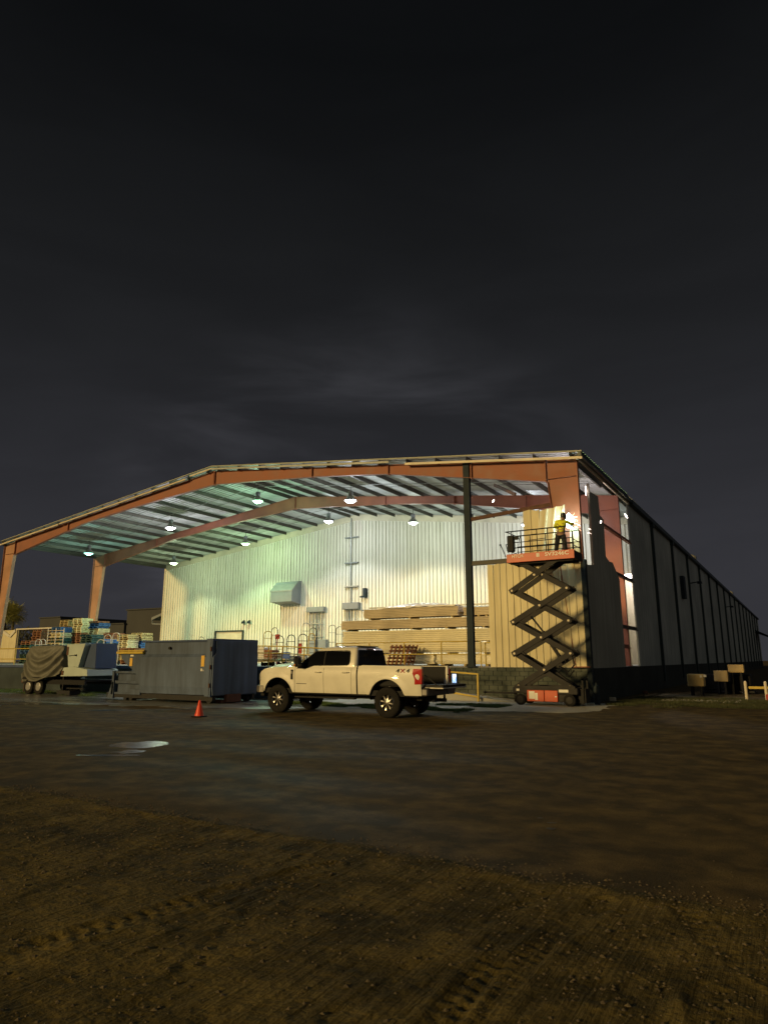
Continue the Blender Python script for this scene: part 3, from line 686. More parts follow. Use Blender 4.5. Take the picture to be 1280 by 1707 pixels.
# side cladding that is still hanging, outline torn
b = MB(); P = [(28.14, DZ), (28.14, 5.55), (29.5, 5.7), (29.5, 9.0), (31.0, 9.05), (31.1, 8.2), (31.75, 8.1), (31.7, 6.35), (32.3, 6.2), (33.0, 6.22), (33.6, 5.9), (34.2, 5.55), (34.2, DZ)]
b.prism(P, 'x', XR + .02, XR + .07); b.build('side_cladding', 'sidedark', cp, world=True)
b = MB(); b.box(XR - .10, 27.86, .02, XR + .09, 28.13, 5.75); b.build('corner_post', 'darkpost', cp, world=True)
b = MB(); b.box(XR - .02, 29.40, 5.6, XR + .075, 29.5, 9.35); b.build('torn_edge', 'sidedark', cp, world=True)
# free standing dark wind post and front girts
b = MB(); b.box(-12.62, 27.90, DZ + .03, -12.32, 27.915, 10.82); b.box(-12.62, 28.085, DZ + .03, -12.32, 28.10, 10.82); b.box(-12.48, 27.915, DZ + .03, -12.46, 28.085, 10.82)
b.box(-12.72, 27.82, DZ + .03, -12.22, 28.18, DZ + .06); b.build('wind_post', 'darkpost', cp, world=True)
b = MB(); b.box(-12.32, 27.95, 5.85, XR - .1, 28.1, 6.05); b.box(-12.32, 27.9, 5.85, XR - .1, 27.95, 5.90); b.build('front_girt', 'purlin', cp, world=True)
b = MB(); b.beam((-12.32, 28.02, 8.0), (-8.6, 28.02, 8.25), .1, .16); b.build('front_girt', 'rustsub', cp, world=True)
b = MB(); b.beam((-10.2, 28.2, 8.95), (-12.3, 31.0, 10.3), .08, .14); b.build('brace', 'rustsub', cp, world=True)
# front cladding: lower sheet and the torn upper sheets
def torn_sheet(x0, x1, zb, zt, y, name, lean=0, mm='clad'):
    b = MB(); n = max(2, int((x1 - x0) / .30)); w = (x1 - x0) / n; prof = []
    for i in range(n):
        a_ = x0 + i * w; prof += [(a_, 0), (a_ + w * .66, 0), (a_ + w * .74, .045), (a_ + w * .92, .045)]
    prof.append((x1, 0)); nz_ = 26; vs = []
    for p, d in prof:
        T = zt(p) if callable(zt) else zt
        for k in range(nz_ + 1):
            t = k / nz_; z = zb + (T - zb) * t
            vs.append((p + lean * t, y - d + .02 * noise.noise((p * 1.2, z * 1.2, 4)) * min(1, t * 3), z))
    m_ = nz_ + 1
    b.add(vs, [(i * m_ + k, (i + 1) * m_ + k, (i + 1) * m_ + k + 1, i * m_ + k + 1) for i in range(len(prof) - 1) for k in range(nz_)])
    o = b.build(name, mm, cp, world=True)
    sm = o.modifiers.new('thick', 'SOLIDIFY'); sm.thickness = .006
    return o
def jag(base, amp, sc, seed):
    return lambda x: base + amp * noise.noise((x * sc, seed, 0)) + amp * .5 * noise.noise((x * sc * 4, seed, 1))
torn_sheet(-11.55, XR - .05, DZ + .02, jag(5.83, .06, 2.0, 2), 27.92, 'front_cladding')
torn_sheet(-9.75, -9.0, 5.6, jag(8.05, .10, 3.0, 5), 27.80, 'front_cladding')
torn_sheet(-9.25, -8.15, 5.6, lambda x: 7.95 + (x + 9.25) * .12 + .05 * noise.noise((x * 9, 2, 2)), 27.62, 'front_cladding', lean=.32)
torn_sheet(-7.75, XR - .06, 5.6, jag(7.0, .5, 2.2, 8), 27.80, 'front_cladding')

# ------------------------------------------------------------------ pendant lamps
def pendant(x, y, col, power, glow, label, up=.36):
    zr = roofz(x) - .36
    t = thing('pendant_lamp', label, 'lamp', (x, y, zr - .85), 0, 'bell shaped lamps hanging under the canopy roof'); t.scale = (1.25, 1.25, 1.1)
    b = MB(); b.tube([(0, 0, .45), (0, 0, .9)], .012, 6); b.build('cord', 'black', t)
    b = MB(); b.lathe([(.01, .47), (.10, .46), (.12, .42), (.12, .26), (.09, .22), (.01, .22)], n=16); b.build('ballast_housing', 'boxgrey', t, smooth=True)
    b = MB(); pr = [(.07, .22), (.12, .18), (.19, .08), (.26, -.06), (.285, -.10), (.28, -.10), (.185, .07), (.115, .165), (.065, .205)]; b.lathe(pr, n=28); b.build('shade', 'alum', t, smooth=True)
    b = MB(); b.lathe([(.01, -.21), (.10, -.20), (.19, -.155), (.25, -.08), (.255, -.055), (.1, -.05), (.01, -.05)], n=22)
    b.build('bulb', emis('lamp_glow', tuple(col), glow), t, smooth=True)
    l = bpy.data.lights.new('lamp_light', 'SPOT'); l.energy = power; l.color = col; l.spot_size = R(118); l.spot_blend = .34; l.shadow_soft_size = .16
    lo = bpy.data.objects.new('lamp_light', l); COL.objects.link(lo); lo.parent = t; lo.location = (0, 0, -.25)
    l2 = bpy.data.lights.new('lamp_spill', 'POINT'); l2.energy = power * up; l2.color = col; l2.shadow_soft_size = .2
    l2o = bpy.data.objects.new('lamp_spill', l2); COL.objects.link(l2o); l2o.parent = t; l2o.location = (0, 0, -.36)
GRN = (.48, 1.0, .62); CYN = (.42, .95, .80); WHT = (.86, .92, 1.0); YGR = (.74, 1.0, .62)
pendant(-45.7, 31.8, CYN, 650, 3.5, 'cyan tinted bell lamp, farthest left under the front bay of the canopy')
pendant(-36.8, 31.8, (.92, .90, 1.0), 1400, 45, 'brightest white bell lamp, second from left in the front bay')
pendant(-28.8, 31.8, GRN, 1350, 4, 'green tinted bell lamp near the ridge in the front bay')
pendant(-21.6, 31.8, WHT, 1400, 45, 'bright white bell lamp at the right of the front bay')
pendant(-44.9, 39.4, YGR, 850, 5, 'yellow green bell lamp nearest the left end of the white wall')
pendant(-36.8, 39.4, (.62, 1.0, .55), 1450, 5, 'green yellow bell lamp before the wall above the exhaust hood')
pendant(-28.7, 39.4, WHT, 1050, 16, 'white bell lamp hanging beside the vertical wall conduit')
pendant(-21.6, 39.4, (.86, 1.0, .86), 850, 5, 'dim white bell lamp right of the ridge near the wall')
pendant(-9.1, 31.6, (1.0, .86, .90), 340, 12, 'white bell lamp hidden behind the corner column of the front bay', up=1.1)
pendant(-13.6, 39.4, WHT, 520, 12, 'white bell lamp half hidden behind the torn cream cladding', up=1.3)

# ------------------------------------------------------------------ pickup truck (local: x forward, y left, z up)
tr = thing('pickup_truck', 'white four door pickup with lifted chrome wheels and open tailgate', 'pickup truck', (-12.75, 18.72, 0), PI)
AX_R, AX_F, WR = -2.07, 2.10, .445
def ix(seq, x):
    if x <= seq[0][0]: return seq[0][1]
    for (a, p), (c, q) in zip(seq, seq[1:]):
        if x <= c:
            t = (x - a) / (c - a); return p + (q - p) * t
    return seq[-1][1]
BELT = [(-3.24, 1.50), (-1.17, 1.52), (-1.1, 1.50), (.58, 1.50), (.72, 1.47), (.86, 1.42), (1.0, 1.40), (1.35, 1.40), (1.45, 1.48), (1.9, 1.465), (2.45, 1.43), (2.75, 1.38), (2.95, 1.28), (3.02, 1.15)]
def wside(x, z):
    w = ix([(.6, .935), (.72, .965), (.95, .985), (1.18, 1.0), (1.30, .995), (1.40, .972), (1.52, .93)], z)
    if x > 2.5: w -= .17 * ((x - 2.5) / .55) ** 2
    if x < -3.0: w -= .04 * ((-3.0 - x) / .24) ** 2
    for ax in (AX_R, AX_F):
        d = math.hypot(x - ax, z - .50)
        if d < .80: w += .028 * max(0, min(1, (.80 - d) / .14))
    return w
def zbot(x):
    zb = .66
    if x > 2.72: zb = .66 + .2 * min(1, (x - 2.72) / .3)
    for ax in (AX_R, AX_F):
        d = abs(x - ax)
        if d < .62: zb = max(zb, .50 + math.sqrt(.62 ** 2 - d * d))
    return zb
def side(x0, x1, s, nu=None):
    nu = nu or max(6, int((x1 - x0) / .035)); b = MB()
    def fn(u, v):
        x = x0 + (x1 - x0) * u; zb = zbot(x); z = zb + (ix(BELT, x) - zb) * v
        return (x, s * wside(x, z), z)
    b.grid(fn, nu, 14)
    def fi(u, v):   # inward return so the sheet has depth
        x = x0 + (x1 - x0) * u; z = zbot(x); return (x, s * (wside(x, z) - .06 * v), z + .004 * v)
    b.grid(fi, nu, 1)
    return b
def top_lip(x0, x1, s):
    b = MB()
    def fn(u, v):
        x = x0 + (x1 - x0) * u; z = ix(BELT, x); return (x, s * (wside(x, z) - .075 * v), z + .012 * math.sin(v * PI / 2))
    b.grid(fn, 24, 3); return b
body = MB()
body.box(-3.1, -.90, .62, 2.9, .90, .78); body.box(-1.05, -.88, .7, 1.6, .88, 1.44)
bd = body.build('underbody', 'black', tr)
for s in (1, -1):
    for (a, c, nm) in ((1.418, 3.0, 'fender'), (.262, 1.404, 'door'), (-.792, .250, 'door'), (-.985, -.802, 'cab_corner'), (-3.22, -1.035, 'bed_side')):
        p = side(a, c, s).build(nm, 'paint', tr, smooth=True)
        if nm == 'door':
            h = MB(); hx = a + .10
            yy_ = wside(hx, 1.30)
            h.tube([(hx, s * (yy_ + .0), 1.295), (hx + .02, s * (yy_ + .045), 1.30), (hx + .20, s * (yy_ + .045), 1.30), (hx + .23, s * yy_, 1.295)], .016, 6); h.build('door_handle', 'paint', p, smooth=True)
            h = MB(); h.cyl((hx - .02, s * yy_, 1.30), (hx - .02, s * (yy_ + .03), 1.30), .018, n=8); h.build('door_lock', 'chrome', p)
        if nm == 'fender':
            v = MB(); v.bev(a + .06, s * .985, 1.06, a + .15, s * 1.014, 1.37, .012); v.build('fender_vent', 'black', p)
            v = MB(); v.bev(a + .075, s * 1.01, 1.24, a + .135, s * 1.02, 1.33, .012); v.build('vent_badge', 'chrome', p)
    m = MB(); m.box(.93, s * wside(1.1, .93), .925, 1.34, s * (wside(1.1, .93) + .006), .942); m.build('badge', 'decal', tr)
    m = top_lip(-3.2, -1.03, s); m.build('bed_rail_cap', 'black', tr, smooth=True)
    # flares liner and mud guard
    for ax in (AX_R, AX_F):
        w = MB(); n = 18; rs = []
        pts_ = [(ax + .615 * math.cos(t), .5 + .615 * math.sin(t)) for t in [PI * k / n for k in range(n + 1)]]
        vs = [(x, s * .93, z) for x, z in pts_] + [(x, s * .42, z) for x, z in pts_]
        w.add(vs, [(i, i + 1, n + 2 + i, n + 1 + i) for i in range(n)]); w.build('wheel_arch_liner', 'black', tr, smooth=True)
# bed: floor, inner walls, front wall
b = MB(); b.box(-3.15, -.80, .90, -1.08, .80, .95); b.box(-3.15, .78, .93, -1.08, .84, 1.47); b.box(-3.15, -.84, .93, -1.08, -.78, 1.47); b.box(-1.12, -.84, .93, -1.05, .84, 1.47)
b.build('bed_liner', 'black', tr)
b = MB(); b.bev(-1.9, -.76, .96, -1.15, .76, 1.42, .03); b.build('toolbox', 'blackmetal', tr)
# tailgate lying open
tg = MB(); tg.bev(-3.86, -.80, .90, -3.235, .80, .975, .02); tgo = tg.build('tailgate', 'blackmetal', tr)
tg = MB(); tg.bev(-3.87, -.81, .865, -3.25, .81, .898, .012); tg.build('tailgate_skin', 'paint', tgo)
tg = MB(); tg.beam((-3.24, -.76, 1.25), (-3.62, -.76, .98), .012, .03); tg.beam((-3.24, .76, 1.25), (-3.62, .76, .98), .012, .03); tg.build('tailgate_cable', 'black', tgo)
# rear bumper and hitch
b = MB(); b.bev(-3.42, -.95, .66, -3.22, -.42, .86, .03); b.bev(-3.42, .42, .66, -3.22, .95, .86, .03); b.bev(-3.38, -.43, .66, -3.22, .43, .80, .02); bo = b.build('rear_bumper', 'dullbumper', tr)
b = MB(); b.bev(-3.43, -.9, .862, -3.2, .9, .885, .01); b.build('step_pad', 'black', bo)
b = MB(); b.box(-3.55, -.05, .46, -2.9, .05, .56); b.cyl((-3.5, 0, .56), (-3.5, 0, .66), .035); b.beam((-3.3, -.35, .5), (-3.3, .35, .5), .08, .08); b.build('tow_hitch', 'blackmetal', tr)
b = MB(); b.box(-3.43, .52, .93, -3.3, .78, .90) ; b.build('bumper_light', 'clearlens', bo)
for s in (1, -1):
    l = MB()
    pr = [(-3.245, .99), (-3.255, 1.2), (-3.26, 1.42), (-2.98, 1.43), (-2.965, 1.30), (-3.04, 1.12), (-3.03, .98)]
    vs = [(x, s * (wside(x, z) + .014 if x > -3.2 else .965), z) for x, z in pr]; vi = [(x + (.0 if x < -3.2 else 0), s * .86, z) for x, z in pr]
    l.loft([vs, vi]); lo = l.build('taillight', 'redlens', tr)
    l = MB(); l.bev(-3.272, s * .885, 1.12, -3.255, s * .945, 1.22, .01); l.build('reversing_lens', 'reddecal', lo)
    # rear corner pillar
    c = MB(); c.bev(-3.235, s * .80, .90, -3.12, s * .93, 1.50, .02); c.build('bed_corner', 'paint', tr)
# hood
b = MB()
def hood(u, v):
    x = 1.42 + (2.98 - 1.42) * u; zb = ix(BELT, x); w = wside(x, zb) - .008; y = w * (2 * v - 1); q = abs(2 * v - 1)
    z = zb + .105 * (1 - q ** 3.2) * (1 if x < 2.5 else max(.25, 1 - (x - 2.5) * 1.3)) + .02 * math.exp(-((q - .55) / .12) ** 2)
    return (x, y, z)
b.grid(hood, 26, 28); b.build('hood', 'paint', tr, smooth=True)
b = MB(); b.box(1.3, -.9, 1.44, 1.62, .9, 1.50); b.build('cowl', 'black', tr)
# front end
b = MB(); b.bev(2.86, -.86, .82, 3.0, .86, 1.26, .04); fr = b.build('front_panel', 'paint', tr)
b = MB(); b.bev(2.97, -.58, .86, 3.04, .58, 1.24, .03); gr = b.build('grille', 'chrome', tr)
b = MB()
for k in range(3): b.box(3.035, -.52, .90 + k * .115, 3.05, .52, .98 + k * .115)
b.build('grille_mesh', 'black', gr)
for s in (1, -1):
    b = MB(); b.bev(2.80, s * .60, .98, 3.035, s * .885, 1.26, .04); b.build('headlight', 'clearlens', tr)
b = MB(); b.prism([(2.72, -.98), (2.9, -1.0), (3.16, -.82), (3.22, -.3), (3.22, .3), (3.16, .82), (2.9, 1.0), (2.72, .98), (2.95, .78), (2.95, -.78)], 'z', .62, .84)
fb = b.build('front_bumper', 'dullbumper', tr, bevel=.02)
b = MB(); b.bev(2.9, -.7, .48, 3.1, .7, .62, .03); b.build('air_dam', 'black', fb)
# cab upper: rings from belt to roof
RG = [(1.38, 1.56, -.955, .955), (1.47, 1.44, -.95, .950), (1.60, 1.235, -.945, .925), (1.80, .93, -.925, .875), (1.96, .68, -.895, .825), (2.03, .53, -.87, .785), (2.075, .36, -.81, .70), (2.10, .16, -.70, .56), (2.115, -.05, -.5, .3)]
def rr_ring(xf, xr, w, z, r=.10, n=6):
    r = min(r, w * .5, (xf - xr) * .4); out = []
    for cx_, cy_, a0 in ((xf - r, w - r, 0), (xr + r, w - r, PI / 2), (xr + r, -w + r, PI), (xf - r, -w + r, 1.5 * PI)):
        for k in range(n + 1):
            t = a0 + PI / 2 * k / n; out.append((cx_ + r * math.cos(t), cy_ + r * math.sin(t), z))
    # subdivide the straight runs so the surface can bow
    return out
b = MB(); b.loft([rr_ring(xf, xr, w, z) for z, xf, xr, w in RG]); b.build('cab_shell', 'paint', tr, smooth=True)
def hw(z): return ix([(r[0], r[3]) for r in RG], z)
def glass_side(poly, s, name, off=.006, m='glass', par=tr):
    b = MB(); xs_ = [p[0] for p in poly]; x0, x1 = min(xs_) + .0005, max(xs_) - .0005
    def span(x):
        zs = []
        for (a, p), (c, q) in zip(poly, poly[1:] + poly[:1]):
            if (a <= x < c) or (c <= x < a): zs.append(p + (q - p) * (x - a) / (c - a))
        return min(zs), max(zs)
    cols = sorted(set([x0, x1] + [min(max(x, x0), x1) for x in xs_] + [x0 + (x1 - x0) * k / 30 for k in range(31)]))
    for o_ in (off, -.01):
        vs = []
        for x in cols:
            a, c = span(x); vs += [(x, s * (hw(a + (c - a) * k / 10) + o_), a + (c - a) * k / 10) for k in range(11)]
        b.add(vs, [(i * 11 + k, i * 11 + k + 1, i * 11 + k + 12, i * 11 + k + 11) for i in range(len(cols) - 1) for k in range(10)])
    return b.build(name, m, par, smooth=True)
for s in (1, -1):
    glass_side([(1.335, 1.425), (.965, 1.42), (.78, 1.485), (.66, 1.515), (.30, 1.525), (.30, 1.945), (.60, 1.94), (.68, 1.925), (1.0, 1.70), (1.24, 1.52)], s, 'side_window')
    glass_side([(.255, 1.525), (-.60, 1.53), (-.66, 1.56), (-.685, 1.63), (-.665, 1.88), (-.62, 1.94), (-.56, 1.955), (.255, 1.95)], s, 'side_window')
    glass_side([(1.36, 1.405), (.95, 1.40), (.77, 1.465), (.655, 1.495), (-.62, 1.508), (-.69, 1.54), (-.715, 1.63), (-.695, 1.89), (-.64, 1.965), (-.57, 1.98), (.62, 1.965), (.70, 1.945), (1.03, 1.71), (1.28, 1.52)], s, 'window_trim', off=.0025, m='black')
    # mirror
    mm = MB(); mm.bev(1.06, s * 1.10, 1.46, 1.20, s * 1.33, 1.80, .04); mm.tube([(1.12, s * .95, 1.45), (1.13, s * 1.15, 1.5)], .03, 8); mm.tube([(1.12, s * .95, 1.56), (1.13, s * 1.15, 1.62)], .02, 8)
    mo = mm.build('mirror', 'black', tr); g_ = MB(); g_.bev(1.052, s * 1.12, 1.52, 1.062, s * 1.31, 1.78, .004); g_.build('mirror_glass', 'chrome', mo)
    g_ = MB(); g_.bev(1.12, s * 1.325, 1.50, 1.19, s * 1.345, 1.55, .008); g_.build('marker_light', 'amber', mo)
# windscreen and rear window
def quad_panel(p, off, name, m):
    a, b_, c, d = [Vector(q) for q in p]; n = (b_ - a).cross(d - a).normalized() * off; v = MB()
    v.loft([[tuple(q + n) for q in (a, b_, c, d)], [tuple(q - n * 2) for q in (a, b_, c, d)]]); return v.build(name, m, tr)
quad_panel([(1.40, -.84, 1.49), (1.40, .84, 1.49), (.66, .72, 1.975), (.66, -.72, 1.975)], .014, 'windscreen', 'glass')
quad_panel([(-.952, .83, 1.50), (-.952, -.83, 1.50), (-.885, -.72, 1.985), (-.885, .72, 1.985)], .032, 'rear_window', 'glass')
b = MB(); b.bev(-.905, -.2, 2.01, -.86, .2, 2.04, .006); b.build('brake_light', 'redlens', tr)
b = MB(); b.bev(-.85, -.55, 2.09, .1, .55, 2.118, .01); b.build('roof_panel', 'black', tr)
# running boards
for s in (1, -1):
    b = MB(); b.bev(-.95, s * .86, .50, 1.38, s * 1.02, .545, .015); b.beam((-.6, s * .86, .52), (-.6, s * .6, .66), .04, .04); b.beam((1.0, s * .86, .52), (1.0, s * .6, .66), .04, .04); b.build('running_board', 'blackmetal', tr)
b = MB(); b.box(-3.0, .42, .5, 2.8, .5, .64); b.box(-3.0, -.5, .5, 2.8, -.42, .64); b.cyl((AX_R, -.8, .44), (AX_R, .8, .44), .06); b.cyl((AX_F, -.8, .44), (AX_F, .8, .44), .05)
b.lathe([(.02, -.16), (.14, -.1), (.15, .1), (.02, .16)], (AX_R, 0, .44), 'x', 12); b.cyl((-2.9, -.55, .5), (-1.2, -.55, .5), .09); b.build('chassis', 'blackmetal', tr)
# lettering on the bed sides
for s, rz_ in ((1, PI), (-1, 0)):
    xx = -2.63
    for ch, dx, mm in (('4', .17, 'decal'), ('X', 0, 'reddecal'), ('4', -.17, 'decal')):
        x_ = xx + dx * (1 if s > 0 else -1)
        t = text_mesh(ch, .155, .003, 'bed_lettering', mm, tr, (x_, s * (wside(x_, 1.36) + .012), 1.36), (R(90) + s * -R(-8) * 0, 0, rz_), sx=1.45, shear=.12 if mm == 'decal' else 0)
# wheels
def wheel(x, s):
    w = MB(); w.cyl((x, s * .70, WR), (x, s * .84, WR), .18, n=20); wo = w.build('wheel', 'blackmetal', tr)
    t = MB(); o = s
    prof = [(.235, .68), (.30, .665), (.38, .67), (.425, .69), (.438, .72), (.438, .94), (.425, .965), (.38, .985), (.30, .985), (.245, .968), (.232, .94)]
    t.lathe([(r, o * h) for r, h in prof], (x, 0, WR), 'y', 44, cap=False)
    for k in range(34):
        a_ = 2 * PI * k / 34
        for (h0, h1, da) in ((.692, .775, 0), (.790, .868, .05), (.885, .962, .1)):
            aa = a_ + da; c, sn = math.cos(aa), math.sin(aa)
            ring = []
            for (rr_, tt) in ((.436, -.062), (.436, .062), (.4475, .052), (.4475, -.052)):
                ring.append((rr_ * math.cos(aa + tt), rr_ * math.sin(aa + tt)))
            t.loft([[(x + p, o * h0, WR + q) for p, q in ring], [(x + p, o * h1, WR + q) for p, q in ring]])
    t.build('tyre', 'rubber', wo, smooth=True)
    r = MB(); r.lathe([(.245, o * .965), (.236, o * .975), (.222, o * .965), (.215, o * .90), (.21, o * .74), (.235, o * .70)], (x, 0, WR), 'y', 40, cap=False)
    for k in range(8):
        a_ = 2 * PI * k / 8 + .2
        for q in (-.5, .5):
            pass
        c, sn = math.cos(a_), math.sin(a_); tx, tz = -sn, c
        rs = []
        for rad, wd, y0_, y1_ in ((.055, .036, .90, .965), (.12, .026, .905, .955), (.18, .032, .91, .955), (.226, .040, .925, .965)):
            rs.append([(x + rad * c + tx * wd, o * y0_, WR + rad * sn + tz * wd), (x + rad * c + tx * wd * .6, o * y1_, WR + rad * sn + tz * wd * .6), (x + rad * c - tx * wd * .6, o * y1_, WR + rad * sn - tz * wd * .6), (x + rad * c - tx * wd, o * y0_, WR + rad * sn - tz * wd)])
        r.loft(rs)
    r.lathe([(.01, o * .985), (.05, o * .98), (.066, o * .955), (.075, o * .90)], (x, 0, WR), 'y', 20)
    r.build('rim', 'chrome', wo, smooth=True)
    d = MB(); d.lathe([(.01, o * .885), (.20, o * .885), (.2, o * .87), (.01, o * .87)], (x, 0, WR), 'y', 24); d.build('brake_disc', 'black', wo)
for s in (1, -1):
    for x in (AX_R, AX_F): wheel(x, s)
# things on the tailgate: tablet / lit screen and a cup
def on_truck(x, y, z): return (-12.75 - x, 18.72 - y, z)
p = on_truck(-3.52, -.72, .975)
t = thing('portable_radio', 'small device with a glowing blue white screen on the open tailgate', 'device', p, R(-25))
b = MB(); b.bev(-.11, -.03, 0, .11, .04, .30, .012); b.build('housing', 'black', t)
m_, nt_, b_ = newmat('screen_glow'); tcn = nt_.nodes.new('ShaderNodeTexCoord'); vv = nt_.nodes.new('ShaderNodeTexVoronoi'); vv.inputs['Scale'].default_value = 14
nt_.links.new(tcn.outputs['Object'], vv.inputs['Vector']); rr_ = nt_.nodes.new('ShaderNodeValToRGB'); rr_.color_ramp.elements[0].color = (.75, .9, 1, 1); rr_.color_ramp.elements[1].color = (.12, .35, .8, 1); rr_.color_ramp.elements[1].position = .7
nt_.links.new(vv.outputs['Distance'], rr_.inputs['Fac']); nt_.links.new(rr_.outputs['Color'], b_.inputs['Emission Color']); b_.inputs['Emission Strength'].default_value = 1.6
b = MB(); b.box(-.095, -.036, .02, .095, -.031, .28); b.build('screen', m_, t)
p = on_truck(-3.35, -.35, .975)
b = MB(); b.lathe([(.028, 0), (.03, .002), (.042, .12), (.046, .125), (.04, .125), (.028, .01)], n=16); c = b.build('paper_cup', 'cup', None, smooth=True); c.location = p
tag(c, 'small white paper cup standing on the open tailgate', 'cup')

# ------------------------------------------------------------------ traffic cone
t = thing('traffic_cone', 'orange traffic cone standing alone on the yard', 'traffic cone', (-15.75, 15.19, 0), .2)
b = MB(); b.bev(-.18, -.18, 0, .18, .18, .035, .02); b.build('base', 'black', t)
b = MB(); b.lathe([(.14, .03), (.135, .05), (.085, .24), (.035, .47), (.025, .485), (.02, .47)], n=24); b.build('cone_body', 'cone', t, smooth=True)

# ------------------------------------------------------------------ roll off compactor container
ct = thing('compactor_container', 'long dark grey steel roll off compactor with yellow warning stickers', 'container', (-22.6, 21.0, 0))
X0, X1, YA, YB = -25.95, -19.85, 19.62, 22.15
b = MB(); b.prism([(YA + .02, .32), (YA - .03, .62), (YA - .03, 1.78), (YA + .10, 1.92), (YA + .10, 2.42), (YB - .1, 2.42), (YB, 1.9), (YB, .32)], 'x', -23.9, X1 + .16)
b.build('body', 'steelgrey', ct, world=True, bevel=.012)
b = MB(); b.box(-24.0, YA + .03, 2.40, X1 + .1, YB - .03, 2.47); b.build('lid', 'steelblue', ct, world=True)
b = MB(); b.box(X1 + .0, YA - .03, .30, X1 + .05, YB + .02, 2.47); rd = b.build('rear_door', 'steelblue', ct, world=True)
b = MB(); b.box(X1 - .22, YA - .07, .28, X1 + .01, YA - .01, 2.50); b.box(X1 + .02, YA - .06, .26, X1 + .09, YA + .08, 2.50); b.box(X1 + .02, YB - .08, .26, X1 + .09, YB + .05, 2.50); b.box(X1 + .02, YA, 2.40, X1 + .08, YB, 2.50); b.box(X1 + .02, YA, .28, X1 + .08, YB, .42)
b.build('door_frame', 'steelgrey', ct, world=True, bevel=.01)
b = MB()
for z in (.7, 1.4, 2.1): b.cyl((X1 + .05, YA - .09, z - .08), (X1 + .05, YA - .09, z + .08), .035, n=8)
b.build('hinge', 'rustsub', ct, world=True)
# rails and rollers
b = MB(); b.box(X0 - .15, YA + .06, .10, X1 + .1, YA + .20, .30); b.box(X0 - .15, YB - .2, .10, X1 + .1, YB - .06, .30); b.box(-25.0, YA + .08, .02, -24.8, YB, .12); b.build('skid_rail', 'blackmetal', ct, world=True)
for x in (X1 - .15, -24.6):
    for y in (YA + .25, YB - .25):
        b = MB(); b.cyl((x, y - .12, .13), (x, y + .12, .13), .13, n=16); b.build('roller', 'blackmetal', ct, world=True)
b = MB(); b.box(X1 + .1, YA + .7, .04, X1 + .25, YA + 1.5, .34); b.box(X1 - .2, YA + .55, .02, X1 + .12, YA + 1.6, .12); b.build('drip_pan', 'rustbrown', ct, world=True)
# hopper end
b = MB(); b.prism([(-25.35, 1.95), (-23.88, 1.95), (-23.88, .35), (-24.3, 1.15), (-25.02, 1.55), (-25.3, 1.78)], 'y', YA + .05, YB - .1)
hp = b.build('hopper', 'steelgrey', ct, world=True)
b = MB(); b.prism([(-25.05, 1.50), (-24.2, 1.25), (-24.0, .40), (-25.05, .40)], 'y', YA + .45, YB - .3); b.build('hopper_throat', 'steelblue', ct, world=True)
b = MB(); b.bev(-25.55, YA - .04, 1.93, -23.85, YB, 2.03, .01); b.box(-25.5, YA - .02, 2.05, -23.8, YA + .03, 2.09); b.build('hopper_rim', 'yellow', hp, world=True)
b = MB()
b.box(-25.75, YA, .22, -25.62, YA + .14, 1.20); b.box(-25.62, YA + .06, 1.10, -23.9, YA + .14, 1.20); b.box(-25.62, YA + .06, .68, -23.9, YA + .14, .80)
b.box(-25.62, YA + .18, .24, -23.9, YA + .25, 1.15); b.prism([(-26.0, .06), (-25.6, .06), (-25.6, .75), (-25.72, .75)], 'y', YA + .0, YA + .12); b.box(-25.7, YA + .05, .24, -23.9, YA + .14, .32); b.box(-24.5, YA, .24, -23.88, YA + .1, .46)
b.build('ram_housing', 'steelgrey', ct, world=True, bevel=.008)
for (x, z, w, h) in ((-24.72, 1.42, .17, .34),):
    b = MB(); b.box(x, YA + .035, z, x + w, YA + .046, z + h); b.build('warning_sticker', 'yellowsticker', hp, world=True)
b = MB(); b.box(-24.70, YA + .035, 1.82, -24.5, YA + .046, 1.89); b.build('plate', 'whiteplate', hp, world=True)
b = MB(); b.box(-20.36, YA - .042, 1.42, -20.18, YA - .034, 1.84); b.build('warning_sticker', 'yellowsticker', ct, world=True)
b = MB(); b.box(-20.36, YA - .042, 1.24, -20.28, YA - .034, 1.34); b.box(-20.24, YA - .042, 1.24, -20.2, YA - .034, 1.3); b.build('plate', 'whiteplate', ct, world=True)
b = MB(); b.prism([(YA + .17, 1.48), (YA + .31, 1.62), (YA + .45, 1.48), (YA + .31, 1.34)], 'x', X1 + .05, X1 + .056); b.build('reflector', 'whiteplate', rd, world=True)
b = MB(); b.box(X1 + .05, YB - .42, 1.50, X1 + .056, YB - .24, 1.62); b.build('reflector', 'whiteplate', rd, world=True)
b = MB(); b.cyl((-22.3, YA + .095, 2.15), (-22.3, YA + .02, 2.15), .06, n=10); b.build('port', 'black', ct, world=True)

